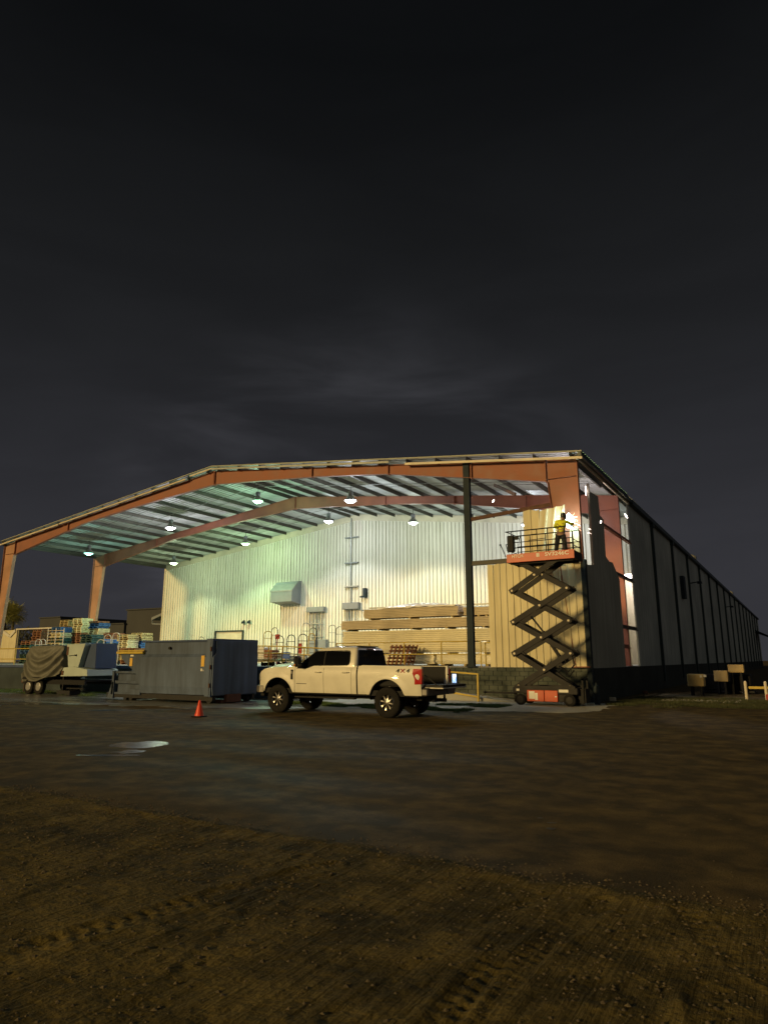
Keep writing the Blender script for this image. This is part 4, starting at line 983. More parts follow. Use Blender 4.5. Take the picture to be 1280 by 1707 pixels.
# ------------------------------------------------------------------ trailer with a tarp covered machine
tl = thing('equipment_trailer', 'low black twin axle trailer parked at the left dock wall', 'trailer', (-31.9, 21.6, 0))
b = MB(); b.box(-34.2, 20.75, .50, -29.2, 20.87, .66); b.box(-34.2, 22.35, .50, -29.2, 22.47, .66); b.box(-34.2, 20.75, .66, -29.2, 22.47, .72); b.box(-30.6, 20.78, .30, -29.3, 20.86, .36)
b.beam((-34.2, 21.6, .55), (-35.6, 21.6, .50), .1, .12); b.beam((-34.1, 20.9, .55), (-35.2, 21.6, .5), .08, .1); b.build('frame', 'black', tl, world=True)
b = MB(); b.cyl((-35.45, 21.6, .02), (-35.45, 21.6, .75), .03); b.box(-35.6, 21.5, .5, -35.45, 21.7, .62); b.build('jack', 'rustsub', tl, world=True)
for s, y in ((-1, 20.62), (1, 22.6)):
    for x in (-33.35, -32.50):
        b = MB(); b.lathe([(.20, -.10), (.34, -.11), (.375, -.08), (.375, .08), (.34, .11), (.20, .10)], (x, y, .375), 'y', 30)
        w = b.build('wheel', 'rubber', tl, world=True, smooth=True)
        b = MB(); b.lathe([(.205, -.112), (.19, -.12), (.17, -.06), (.07, -.06), (.06, -.11), (.01, -.12)] if s < 0 else [(.205, .112), (.19, .12), (.17, .06), (.07, .06), (.01, .1)], (x, y, .375), 'y', 24)
        b.build('rim', 'alum', w, world=True, smooth=True)
    b = MB(); b.prism([(-33.9, .72), (-33.8, .84), (-32.05, .84), (-31.95, .72)], 'y', y - .13, y + .13); b.build('mudguard', 'black', tl, world=True)
b = MB(); b.beam((-30.9, 20.8, .9), (-30.9, 20.8, .02), .07, .07); b.box(-31.2, 20.7, .02, -30.2, 21.3, .22); b.build('support_leg', 'blackmetal', tl, world=True)
mc = thing('pale_machine', 'pale green angular machine with dark blue panel on the trailer', 'machine', (-30.0, 21.7, .72))
b = MB(); b.prism([(-31.0, 2.42), (-29.55, 2.45), (-29.95, 1.32), (-30.45, 1.22), (-30.75, 1.35)], 'y', 20.85, 22.3); b.build('upper_hood', 'machine', mc, world=True, bevel=.02)
b = MB(); b.prism([(-30.9, 1.30), (-30.2, 1.36), (-29.05, 1.22), (-29.02, .92), (-31.1, .88)], 'y', 20.72, 22.45); b.build('base_cover', 'machine', mc, world=True, bevel=.02)
b = MB(); b.prism([(-29.50, 2.44), (-29.05, 2.46), (-29.0, 1.25), (-29.90, 1.34)], 'y', 21.1, 22.3); b.build('blue_side', 'machineblue', mc, world=True, bevel=.02)
b = MB(); b.box(-31.02, 20.86, 2.30, -30.85, 20.95, 2.42); b.box(-30.95, 20.84, 1.9, -30.8, 20.92, 2.3); b.box(-31.1, 20.7, .95, -30.85, 20.76, 1.15); b.build('rusty_edge', 'rustsub', mc, world=True)
b = MB(); b.cyl((-30.75, 20.84, 1.86), (-30.2, 20.84, 1.90), .014, n=6); b.bev(-30.25, 20.8, 1.86, -30.12, 20.86, 1.93, .01); b.build('handle', 'black', mc, world=True)
# tarp: hanging swags
b = MB(); NX, NZ = 90, 70
def tarp(u, v):
    # u round the load (left end, front, right end); v from top to hem
    per = [(-31.05, 22.4), (-34.15, 22.4), (-34.35, 21.9), (-34.40, 21.2), (-34.2, 20.72), (-33.6, 20.55), (-32.4, 20.50), (-31.5, 20.58), (-31.0, 20.75), (-30.95, 21.4)]
    L = [0]
    for p_, q_ in zip(per, per[1:]): L.append(L[-1] + math.hypot(q_[0] - p_[0], q_[1] - p_[1]))
    s = u * L[-1]; k = max(i for i in range(len(L) - 1) if L[i] <= s + 1e-9); t = (s - L[k]) / (L[k + 1] - L[k])
    x = per[k][0] + (per[k + 1][0] - per[k][0]) * t; y = per[k][1] + (per[k + 1][1] - per[k][1]) * t
    cx_, cy_ = -32.6, 21.5
    hem = .62 + .45 * max(0, (x + 33.3) / 2.4) ** 2 + .03 * math.sin(u * 40)
    z = 2.36 - (2.36 - hem) * v
    xx = (x + 34.3) / 3.3  # 0..1 along the front
    sag = 4 * xx * (1 - xx) if 0 < xx < 1 else 0
    ph = (z + .85 * sag) * 13.0
    f = .5 + .5 * math.sin(ph + 1.2 * math.sin(xx * 3)); fold = .15 * (f ** 1.4) * min(1, v * 2.5) + .03 * noise.noise((x * 2.2, z * 3, 1))
    if y > 21.3: fold *= .4
    shrink = 1 - .10 * (1 - v) - (.06 if v < .03 else 0)
    return (cx_ + (x - cx_) * shrink, cy_ + (y - cy_) * shrink - fold * (1 if y < 21.3 else 0), z)
b.grid(tarp, NX * 2, NZ)
b.grid(lambda u, v: (-34.0 + 2.85 * u, 20.85 + 1.4 * v, 2.345 + .06 * noise.noise((u * 4, v * 3, 2)) + .05 * math.sin(u * PI)), 24, 12)
o = b.build('tarpaulin', 'tarp', None, smooth=True); tag(o, 'folded grey green tarpaulin draped over a load on the trailer', 'tarpaulin')
b = MB(); b.box(-34.0, 20.9, .72, -31.1, 22.3, 2.3); o = b.build('covered_crate', 'steelgrey', None); tag(o, 'load hidden under the grey green tarpaulin', 'crate')
bpy.data.objects.remove(o)
b = MB()
for k in range(7): b.bev(-29.0 + k * .42, 22.3 + .05 * math.sin(k * 2), 0, -28.64 + k * .42, 22.55, .12, .02)
tag(b.build('kerb_block', 'rustsub', None), 'low row of rusty brown blocks on the ground right of the trailer', 'kerb')

# ------------------------------------------------------------------ scissor lift
sl_ = thing('scissor_lift', 'raised orange and grey scissor lift carrying a worker at the building corner', 'scissor lift', (-8.42, 25.95, 0))
LX0, LX1, LY0, LY1 = -9.68, -7.14, 25.40, 26.50
b = MB(); b.bev(LX0 + .02, LY0 + .04, .42, LX1 - .02, LY1 - .04, .66, .03); b.box(LX0 + .45, LY0 + .1, .16, LX1 - .45, LY1 - .1, .42); b.box(LX0 + .1, LY0 + .03, .62, LX1 - .1, LY0 + .12, .72); b.box(LX0 + .1, LY1 - .12, .62, LX1 - .1, LY1 - .03, .72)
ch = b.build('chassis', 'liftgrey', sl_, world=True)
for x in (-9.08, -8.40):
    for ya_ in (LY0 + .02, LY1 - .11):
        b = MB(); b.bev(x, ya_, .15, x + (.66 if x < -9 else .50), ya_ + .09, .56, .015); b.build('battery_tray', 'orange', sl_, world=True)
for q in ((-9.0, .24, -8.78, .52, .012), (-8.77, .2, -8.66, .46, .012), (-8.0, .32, -7.93, .36, .012), (-7.85, .50, -7.5, .60, .03), (-9.5, .52, -9.38, .60, .03)):
    b = MB(); b.box(q[0], LY0 + q[4], q[1], q[2], LY0 + q[4] + .007, q[3]); b.build('decal', 'whiteplate', ch, world=True)
for x in (-9.35, -7.46):
    for s, y in ((-1, LY0 + .06), (1, LY1 - .06)):
        b = MB(); r = .22 if x > -8 else .205
        b.lathe([(.08, -.07), (r - .03, -.075), (r, -.055), (r, .055), (r - .03, .075), (.08, .07)], (x, y, r), 'y', 28); w = b.build('wheel', 'rubber', sl_, world=True, smooth=True)
        b = MB(); b.lathe([(.14, s * .06), (.12, s * .082), (.03, s * .088), (.01, s * .09)], (x, y, r), 'y', 20); b.build('hub', 'liftgrey', w, world=True)
b = MB(); b.box(LX1 - .05, LY0 + .25, .12, LX1 + .22, LY1 - .25, .62); b.box(LX1 + .1, LY0 + .2, .1, LX1 + .16, LY0 + .26, 1.0); b.box(LX1 + .1, LY1 - .26, .1, LX1 + .16, LY1 - .2, 1.0); b.box(LX1 + .1, LY0 + .2, .94, LX1 + .16, LY1 - .2, 1.0)
b.build('entry_ladder', 'black', sl_, world=True)
zz = [.70, 1.92, 3.13, 4.36, 5.52]
xl, xr = -9.55, -7.36
for yb, yc in ((LY0 + .14, 1), (LY1 - .14, -1)):
    for k in range(4):
        z0, z1 = zz[k], zz[k + 1]; ex = .0 if k else .1
        for dirn in (0, 1):
            xa, xb = (xl, xr) if dirn == 0 else (xr, xl)
            if k == 0: xa += .12 if dirn == 0 else -.12
            if k == 3: xb += -.30 if xb > -8.4 else .25
            y = yb + (0.0 if dirn == 0 else yc * .085)
            d = Vector((xb - xa, 0, z1 - z0)).normalized() * .10
            b = MB(); b.beam((xa - d.x, y, z0 - d.z), (xb + d.x, y, z1 + d.z), .07, .20, up=(0, 0, 1)); a_ = b.build('scissor_arm', 'liftgrey', sl_, world=True)
            b = MB()
            for (px_, pz_) in ((xa, z0), (xb, z1), ((xa + xb) / 2, (z0 + z1) / 2)):
                q = -yc; b.cyl((px_, y + q * .03, pz_), (px_, y + q * .052, pz_), .045, n=12)
            b.build('pivot_cap', 'trim', a_, world=True)
for k in range(5):
    for x in (xl, xr):
        if k in (0, 4): x += .12 * (1 if x == xl else -1)
        b = MB(); b.cyl((x, LY0 + .1, zz[k]), (x, LY1 - .1, zz[k]), .04, n=10); b.build('cross_shaft', 'liftgrey', sl_, world=True)
for k in range(4):
    b = MB(); z = (zz[k] + zz[k + 1]) / 2; b.cyl((-8.41, LY0 + .1, z), (-8.41, LY1 - .1, z), .05, n=10); b.build('cross_shaft', 'liftgrey', sl_, world=True)
b = MB(); b.cyl((-7.75, 25.95, 1.55), (-8.5, 25.95, 2.75), .07, n=12); b.cyl((-8.5, 25.95, 2.75), (-8.95, 25.95, 3.35), .035, n=10); b.build('lift_cylinder', 'blackmetal', sl_, world=True)
b = MB(); b.cyl((-7.5, 25.95, .75), (-8.4, 25.95, 1.5), .07, n=12); b.build('lift_cylinder', 'blackmetal', sl_, world=True)
b = MB(); b.tube([(-7.35, LY0 + .2, 1.95), (-7.25, LY0 + .2, 1.5), (-7.5, LY0 + .2, 1.25), (-7.7, LY0 + .2, 1.4), (-7.9, LY0 + .2, 1.2)], .025, 6); b.tube([(-7.3, LY0 + .25, 1.3), (-7.5, LY0 + .25, 1.05), (-7.65, LY0 + .25, 1.35), (-7.85, LY0 + .25, 1.45)], .03, 6); b.build('hose', 'black', sl_, world=True)
# platform (its deck slopes up slightly to the right in perspective only)
PZ = 5.60; PX0, PX1, PY0, PY1 = -9.66, -6.95, 25.36, 26.54
b = MB(); b.box(PX0, PY0 + .02, PZ - .10, PX1, PY1 - .02, PZ); b.box(PX0 + .1, PY0 + .15, PZ - .2, PX1 - .1, PY0 + .25, PZ - .1); b.box(PX0 + .1, PY1 - .25, PZ - .2, PX1 - .1, PY1 - .15, PZ - .1); dk = b.build('platform_deck', 'liftgrey', sl_, world=True)
for y in (PY0, PY1 - .03):
    b = MB(); b.bev(PX0, y, PZ - .14, PX1, y + .03, PZ + .20, .008); b.box(PX0 + .1, y - .004, PZ + .02, PX1 - .1, y + .034, PZ + .035); tb = b.build('toe_board', 'orange', sl_, world=True)
b = MB(); b.box(PX1 - .03, PY0 + .03, PZ - .14, PX1 - .003, PY1 - .03, PZ + .17); b.box(PX0 + .003, PY0 + .03, PZ - .14, PX0 + .03, PY1 - .03, PZ + .17); b.build('end_board', 'liftgrey', sl_, world=True)
loc0 = sl_.location
text_mesh('SV3246C', .20, .003, 'lettering', 'whiteplate', sl_, (-7.62 - loc0.x, PY0 - .004 - loc0.y, PZ + .085), (R(90), 0, 0), sx=1.25)
text_mesh('HTCH', .17, .003, 'lettering', 'whiteplate', sl_, (-9.20 - loc0.x, PY0 - .004 - loc0.y, PZ + .095), (R(90), 0, 0), sx=1.0)
b = MB(); b.box(-8.43, PY0 - .006, PZ + .01, -8.37, PY0 - .001, PZ + .16); b.box(-8.36, PY0 - .006, PZ + .01, -8.31, PY0 - .001, PZ + .16); b.build('decals', 'whiteplate', sl_, world=True)
zt_ = PZ + 1.12
def rail(pts_, r=.022, nm='guard_rail'):
    b = MB(); b.tube(pts_, r, 8); return b.build(nm, 'black', sl_, world=True)
for y in (PY0 + .03, PY1 - .05):
    rail([(PX0 - .02, y, zt_), (PX1 - .05, y, zt_)], .024); rail([(PX0 + .05, y, PZ + .66), (PX1 - .05, y, PZ + .66)], .017)
    rail([(PX0 + .05, y, PZ + .44), (PX1 - .05, y, PZ + .44)], .017); rail([(PX0 + .55, y, PZ + .90), (-8.4, y, PZ + .93)], .015)
    for x in (PX0 + .22, PX0 + .62, -8.38, -7.95, PX1 - .32, PX1 - .05): rail([(x, y, PZ + .1), (x, y, zt_)], .018, 'rail_post')
for x in (PX0 + .02, PX1 - .05):
    for z in (zt_, PZ + .62, PZ + .38): rail([(x, PY0 + .03, z), (x, PY1 - .05, z)], .018)
b = MB(); b.bev(PX0 + .06, PY0 - .06, PZ + .30, PX0 + .34, PY0 + .16, PZ + .95, .03); b.box(PX0 + .34, PY0, PZ + .78, PX0 + .52, PY0 + .10, PZ + .9); b.build('control_box', 'black', sl_, world=True)
b = MB(); b.tube([(PX0 - .02, PY0, PZ + .1), (PX0 - .22, PY0 - .05, PZ + .62)], .018, 6); b.tube([(PX0 + .0, PY0 + .2, PZ + .3), (PX0 - .08, PY0 + .2, PZ + .65)], .018, 6); b.lathe([(.01, .64), (.04, .62), (.04, .58), (.01, .56)], (PX0 - .22, PY0 - .05, PZ), n=10); b.build('gate_lever', 'black', sl_, world=True)
b = MB(); b.tube([(PX0 + .35, PY0 + .05, PZ + .16), (PX0 + .5, PY0 + .0, PZ + .2), (PX0 + .55, PY0, PZ + .7), (PX0 + .6, PY0 + .05, PZ + .95)], .014, 6); b.build('cable', 'black', sl_, world=True)

# ------------------------------------------------------------------ the worker (seen from behind, reaching right towards the column)
def skin_mesh(name, J, E, m, parent, root=0, sub=2, world_off=(0, 0, 0)):
    me = bpy.data.meshes.new(name); me.from_pydata([tuple(Vector(j[0]) - Vector(world_off)) for j in J], E, []); o = bpy.data.objects.new(name, me); COL.objects.link(o)
    sk = o.modifiers.new('skin', 'SKIN'); sk.use_smooth_shade = True
    for i, j in enumerate(J):
        r = j[1] if isinstance(j[1], tuple) else (j[1], j[1]); me.skin_vertices[0].data[i].radius = r
    me.skin_vertices[0].data[root].use_root = True
    ss = o.modifiers.new('sub', 'SUBSURF'); ss.levels = sub; ss.render_levels = sub
    dg = bpy.context.evaluated_depsgraph_get(); dg.update()
    m2 = bpy.data.meshes.new_from_object(o.evaluated_get(dg)); bpy.data.objects.remove(o)
    m2.materials.clear(); m2.materials.append(M[m]); m2.shade_smooth()
    o = bpy.data.objects.new(name, m2); COL.objects.link(o); o.parent = parent; return o
PXp, PYp, PZp = -7.62, 26.0, PZ
def W_(x, y, z): return (PXp + x, PYp + y, PZp + z)
pr = thing('person', 'worker in yellow high visibility jacket and dark trousers cutting steel', 'person', (PXp, PYp, PZp))
OFF = (PXp, PYp, PZp)
HIPZ = .97
J = [(W_(0, 0, HIPZ), (.15, .11)), (W_(.01, .02, 1.12), (.14, .10)), (W_(.03, .05, 1.30), (.165, .11)), (W_(.05, .08, 1.44), (.13, .09)), (W_(.07, .11, 1.53), .055), (W_(.09, .14, 1.60), (.075, .085)), (W_(.10, .17, 1.70), (.08, .10)), (W_(.10, .17, 1.79), (.055, .07)),
     (W_(-.15, .05, 1.44), .06), (W_(-.26, .22, 1.26), .05), (W_(-.02, .50, 1.34), .04), (W_(.05, .58, 1.38), (.032, .022)),
     (W_(.24, .12, 1.44), .06), (W_(.40, .32, 1.34), .05), (W_(.36, .60, 1.46), .04), (W_(.34, .68, 1.50), (.032, .022)),
     (W_(-.10, 0, .88), .095), (W_(-.17, -.01, .50), .065), (W_(-.22, -.05, .10), .045), (W_(-.24, .10, .04), .04), (W_(-.25, .17, .035), .03),
     (W_(.10, 0, .88), .095), (W_(.15, .03, .50), .065), (W_(.17, -.02, .10), .045), (W_(.18, .13, .04), .04), (W_(.18, .20, .035), .03)]
E_ = [(0, 1), (1, 2), (2, 3), (3, 4), (4, 5), (5, 6), (6, 7), (3, 8), (8, 9), (9, 10), (10, 11), (3, 12), (12, 13), (13, 14), (14, 15), (0, 16), (16, 17), (17, 18), (18, 19), (19, 20), (0, 21), (21, 22), (22, 23), (23, 24), (24, 25)]
# fingers and thumb of both hands curled around the torch
def hand(wi, base, dirv, side_):
    d = Vector(dirv).normalized(); sd_ = d.cross(Vector((0, 0, 1))).normalized(); dn = Vector((0, 0, -1))
    for k, (o_, L) in enumerate(((-.024, .055), (-.008, .064), (.009, .060), (.024, .046))):
        a = Vector(base) + d * .02 + sd_ * o_; p1 = a + d * L * .6; p2 = p1 + d * L * .25 + dn * L * .45
        i = len(J); J.append((tuple(a), .010)); J.append((tuple(p1), .0095)); J.append((tuple(p2), .008)); E_.extend([(wi, i), (i, i + 1), (i + 1, i + 2)])
    a = Vector(base) - d * .01 + sd_ * .03 * side_; p1 = a + sd_ * .025 * side_ + d * .025 + dn * .015; p2 = p1 + d * .025 + dn * .012
    i = len(J); J.append((tuple(a), .012)); J.append((tuple(p1), .010)); J.append((tuple(p2), .009)); E_.extend([(wi, i), (i, i + 1), (i + 1, i + 2)])
hand(11, J[11][0], (.5, .8, .2), 1); hand(15, J[15][0], (.0, 1, .3), -1)
bo_ = skin_mesh('body', J, E_, 'skin', pr, 0, 2, OFF)
k = 1.18
JJ = [(W_(.0, 0, .90), (.165, .125)), (W_(.01, .02, 1.12), (.165, .13)), (W_(.03, .05, 1.30), (.20, .145)), (W_(.05, .08, 1.45), (.155, .115)), (W_(.065, .10, 1.51), .075),
      (W_(-.15, .05, 1.45), .082), (W_(-.26, .22, 1.26), .068), (W_(-.05, .47, 1.33), .055), (W_(.24, .12, 1.45), .082), (W_(.40, .32, 1.34), .068), (W_(.365, .56, 1.445), .055)]
jk = skin_mesh('jacket', JJ, [(0, 1), (1, 2), (2, 3), (3, 4), (3, 5), (5, 6), (6, 7), (3, 8), (8, 9), (9, 10)], 'hivis', pr, 0, 2, OFF)
JT = [(W_(0, 0, .98), (.162, .125)), (W_(-.10, 0, .86), .118), (W_(-.17, -.01, .50), .088), (W_(-.22, -.05, .08), .072), (W_(.10, 0, .86), .118), (W_(.15, .03, .50), .088), (W_(.17, -.02, .08), .072)]
skin_mesh('trousers', JT, [(0, 1), (1, 2), (2, 3), (0, 4), (4, 5), (5, 6)], 'trousers', pr, 0, 2, OFF)
for x, y in ((-.235, 0), (.175, .03)):
    b = MB(); b.loft([[tuple(Vector(W_(x + a * w, y + b_, z)) - Vector(OFF)) for a, b_ in ((-.045, -.09), (.045, -.09), (.055, .08), (.04, .2), (-.04, .2), (-.055, .08))] for z, w in ((.0, 1), (.05, 1), (.10, .75))]); b.build('boot', 'black', pr)
# face, ears and welding helmet
b = MB(); hc = Vector(W_(.10, .18, 1.70)) - Vector(OFF)
b.loft([[tuple(hc + Vector((w * math.cos(t), w * 1.12 * math.sin(t), z))) for t in [2 * PI * i / 18 for i in range(18)]] for z, w in ((-.09, .098), (-.03, .112), (.04, .112), (.09, .095), (.125, .055), (.135, .01))]); hm = b.build('helmet', 'helmet', pr, smooth=True)
b = MB(); b.loft([[tuple(hc + Vector((w * math.cos(t), .05 + w * math.sin(t), z))) for t in [PI * i / 12 for i in range(13)]] for z, w in ((-.17, .07), (-.10, .105), (0, .118), (.05, .112))], cap=False, close=False); fs = b.build('face_shield', 'black', hm, smooth=True)
b = MB()
b.add([tuple(hc + Vector(v)) for v in ((-.016, .10, .0), (.016, .10, .0), (0, .135, -.03), (0, .10, .03))], [(0, 1, 2), (0, 2, 3), (1, 3, 2)]); b.build('nose', 'skin', bo_)
# harness strap across the back
b = MB(); b.beam(tuple(Vector(W_(-.10, -.085, 1.36)) - Vector(OFF)), tuple(Vector(W_(.13, -.11, 1.12)) - Vector(OFF)), .02, .035, up=(0, -1, .3)); b.beam(tuple(Vector(W_(.16, -.06, 1.36)) - Vector(OFF)), tuple(Vector(W_(-.10, -.115, 1.14)) - Vector(OFF)), .02, .035, up=(0, -1, .3))
b.beam(tuple(Vector(W_(-.16, -.10, 1.10)) - Vector(OFF)), tuple(Vector(W_(.16, -.10, 1.10)) - Vector(OFF)), .03, .04); b.build('harness', 'reflect', pr)
# cutting torch and arc
ARC = Vector((-7.62, 27.35, 7.28))
b = MB(); h1 = Vector(J[11][0]) + Vector((.03, .03, 0)); h2 = Vector(J[15][0]); b.tube([tuple(h1), tuple(h2 + Vector((-.05, .05, 0))), tuple(ARC + Vector((.02, -.16, -.06)))], .018, 8)
o = b.build('cutting_torch', 'blackmetal', None); tag(o, 'cutting torch in the hands of the yellow jacketed worker', 'torch')
b = MB(); b.lathe([(.005, -.30), (.12, -.20), (.22, 0), (.17, .18), (.07, .30), (.005, .36)], tuple(ARC), n=12); arcm = emis('arc_glow', (.72, 1.0, .95), 40); o = b.build('cutting_flame', arcm, None, smooth=True); tag(o, 'blinding blue white flame where the worker cuts the column', 'flame')
l = bpy.data.lights.new('arc_light', 'POINT'); l.energy = 170; l.color = (.80, .93, 1.0); l.shadow_soft_size = .06; lo = bpy.data.objects.new('arc_light', l); COL.objects.link(lo); lo.location = ARC + Vector((0, -.12, .02)); 
# sparks: short glowing streaks thrown up and to the right
sp = emis('spark_glow', (1.0, .55, .30), 7); spw = emis('spark_hot', (1.0, .80, .68), 9)
for m_s, n_s, seed in ((sp, 46, 3), (spw, 20, 5)):
    rnd = random.Random(seed); b = MB()
    for _ in range(n_s):
        a = rnd.uniform(-.35, 3.0); sp_ = abs(rnd.gauss(.0, .27)) + .05; t = rnd.uniform(.2, 1)
        vx = math.cos(a) * sp_ + .06; vz = math.sin(a) * sp_ * .75 - (vx > .2) * (vx - .2) * 1.3 * t; vy = rnd.uniform(-.25, .1)
        p = ARC + Vector((vx, vy, vz)); d = Vector((vx, vy * .3, vz + rnd.uniform(-.15, .05))).normalized(); L = rnd.uniform(.015, .075); r_ = rnd.uniform(.003, .009)
        b.cyl(tuple(p - d * L), tuple(p + d * L), r_, r_ * .4, n=5)
    o = b.build('spark_shower', m_s, None); tag(o, 'orange sparks flying from the cut at the column' if m_s is sp else 'white hot sparks right around the cut at the column', 'sparks', kind='stuff')
for (px_, py_, Yv, L, dd) in ((822, 835, 27.2, .16, (.5, 0, .75)), (1043, 860, 28.9, .22, (-.45, 0, .85)), (976, 818, 29.2, .42, (.02, 0, 1)), (1001, 870, 28.4, .12, (.3, 0, 1))):
    r_ = ray(px_, py_); t_ = Yv / r_.y; p = Vector((0, 0, 1.7)) + r_ * t_; d = Vector(dd).normalized()
    b = MB(); b.tube([tuple(p - d * L / 2), tuple(p), tuple(p + d * L / 2)], [.015, .035, .012], 8)
    tag(b.build('spark', spw, None, smooth=True), {822: 'fat curved spark left of the worker, in front of the brown rafter', 1043: 'bright slanting spark far right of the worker', 976: 'long upright white spark beside the top of the dark side sheet', 1001: 'small spark just right of the worker at the edge'}[px_], 'spark')

# ------------------------------------------------------------------ panel bundles on the dock
def bundle(x0, x1, y0, y1, z0, n, th, mm, label, gap=.10, jit=.03, sd=0):
    t = thing('panel_bundle', label, 'panel bundle', ((x0 + x1) / 2, (y0 + y1) / 2, z0), 0, 'bundles of insulated wall panels stacked on the dock')
    rnd = random.Random(sd)
    for k in range(n):
        a = rnd.uniform(-jit, jit); c = rnd.uniform(-jit, jit); z = z0 + gap + k * th
        b = MB(); b.bev(x0 + a, y0 + c * .4, z, x1 + c, y1, z + th - .008, .012); b.box(x0 + a + .01, y0 + c * .4 - .004, z + th * .45, x1 + c - .01, y0 + .02, z + th * .52)
        b.build('panel', mm, t, world=True)
    m = max(3, int((x1 - x0) / 1.6))
    for k in range(m):
        x = x0 + .3 + (x1 - x0 - .7) * k / (m - 1); b = MB(); b.box(x, y0 + .03, z0, x + .12, y1 - .05, z0 + gap); b.build('spacer_block', 'wood', t, world=True)
YP = 29.7
Z = DZ + .03
bundle(-20.5, -15.2, YP, YP + 1.1, Z, 5, .095, 'panelpale', 'pale yellow panel bundle at the bottom left, behind the pickup cab', sd=1)
bundle(-15.1, -12.15, YP + .05, YP + 1.1, Z, 5, .095, 'panelpale', 'short pale yellow bundle at the bottom right by the dark post', sd=2)
bundle(-20.55, -12.2, YP, YP + 1.1, Z + .57, 5, .095, 'panelpale', 'long pale yellow bundle, second from the bottom of the pile', gap=.07, sd=3)
bundle(-20.6, -12.1, YP + .05, YP + 1.1, Z + 1.12, 6, .095, 'panelpale', 'long pale yellow bundle, third from the bottom of the pile', gap=.06, sd=4)
bundle(-20.7, -12.25, YP, YP + 1.1, Z + 1.78, 6, .075, 'panel', 'long tan bundle just under the shorter topmost one', gap=.07, sd=5)
bundle(-19.3, -13.9, YP + .05, YP + 1.1, Z + 2.32, 6, .078, 'panel', 'shorter tan bundle on top with the clear film over it', gap=.07, sd=6)
bundle(-13.7, -12.2, YP + .25, YP + 1.2, Z + 2.32, 5, .078, 'panel', 'small dull bundle on top beside the dark wind post', gap=.07, sd=7)
b = MB(); zt0 = Z + 2.32 + .07 + 6 * .078
def film(u, v):
    x = -18.4 + 4.4 * u; return (x, YP - .02 + 1.0 * v, zt0 + .03 + .20 * math.sin(u * PI) * math.sin(v * PI) ** .5 + .06 * noise.noise((u * 14, v * 5, 3)) * (1 if 0 < v < 1 else .1))
b.grid(film, 90, 16); b.grid(lambda u, v: (-18.4 + 4.4 * u, YP - .025, zt0 + .05 - .10 * v * (.5 + noise.noise((u * 9, 2, 1)))), 60, 2)
tag(b.build('plastic_film', 'plastic', None, smooth=True), 'crumpled white plastic film lying on the highest panel bundle', 'plastic sheet')
b = MB(); b.beam((-19.9, YP + 1.6, Z + 3.05), (-12.0, YP + 1.6, Z + 3.0), .12, .07); tag(b.build('steel_angle', 'conduit', None), 'long thin grey steel length lying behind the top bundle', 'steel beam')
for k in range(0): pass
# leaning brown pallets
for k in range(5):
    x = -17.1 + k * .24; t = thing('leaning_pallet', ['leftmost', 'second', 'middle', 'fourth', 'rightmost'][k] + ' of the weathered brown pallets leaning on edge behind the yellow rail', 'pallet', (x, 28.75, Z), 0, 'brown pallets leaning on edge behind the rail')
    b = MB()
    for j in range(3): b.beam((x, 28.5 + j * .38, Z), (x + .28, 28.5 + j * .38, Z + 1.0), .035, .09, up=(0, 1, 0))
    b.build('stringer', 'woodbrown', t, world=True)
    b = MB()
    for j in range(6):
        q = .04 + j * .17; b.beam((x + .28 * q - .05, 28.42, Z + q), (x + .28 * q - .05, 29.32, Z + q), .016, .09, up=(.28, 0, 1))
    b.build('deck_boards', 'woodbrown', t, world=True)

# ------------------------------------------------------------------ railings
def railing(name, label, pts_, h, mm, group=None, mids=(.5,), r=.028, posts=None):
    t = thing(name, label, 'railing', pts_[0], 0, group)
    P = [Vector(p) for p in pts_]
    b = MB(); b.tube([tuple(p + Vector((0, 0, h))) for p in P], r, 8); b.build('top_rail', mm, t, world=True)
    for m_ in mids: b = MB(); b.tube([tuple(p + Vector((0, 0, h * m_))) for p in P], r * .85, 8); b.build('mid_rail', mm, t, world=True)
    for a, c in zip(P, P[1:]):
        n = max(1, round((c - a).length / (posts or 1.9)))
        for k in range(n + 1):
            if k == 0 and a is not P[0]: continue
            p = a + (c - a) * k / n; b = MB(); b.cyl(tuple(p), tuple(p + Vector((0, 0, h))), r, n=8); b.build('post', mm, t, world=True)
    return t
railing('yellow_railing', 'yellow pipe railing along the dock edge before the panel pile', [(-19.9, 28.2, Z), (-12.1, 28.2, Z)], 1.1, 'yellow', 'yellow pipe railings')
railing('yellow_railing', 'yellow railing on the dock right of the dark wind post', [(-12.05, 28.6, Z), (-11.6, 28.6, Z)], 1.05, 'yellow', 'yellow pipe railings')
railing('yellow_railing', 'yellow railing at far left in front of the wooden fence panel', [(-44.5, 24.0, Z), (-38.8, 24.0, Z)], .95, 'yellow', 'yellow pipe railings', mids=(.35,))
railing('dark_railing', 'olive pipe railing sloping down between the container and the pickup', [(-21.5, 24.0, Z), (-19.9, 24.0, Z - .03), (-17.5, 24.1, Z - .15)], .92, 'yellow', None, mids=(.33, .66), posts=1.0)
railing('dark_railing', 'thin olive railing beside the pallet stacks left of the container', [(-29.0, 24.1, Z), (-25.6, 24.1, Z)], 1.0, 'yellow', None, mids=(.2,), posts=1.5)
t = thing('ramp_rail', 'single yellow rail with one post sloping beside the tailgate', 'railing', (-11.55, 26.5, 0))
b = MB(); b.beam((-15.5, 26.9, 1.33), (-11.52, 26.5, 1.10), .06, .06); b.build('top_rail', 'yellow', t, world=True)
b = MB(); b.beam((-11.55, 26.5, 0), (-11.55, 26.5, 1.13), .07, .07); b.build('post', 'yellow', t, world=True)
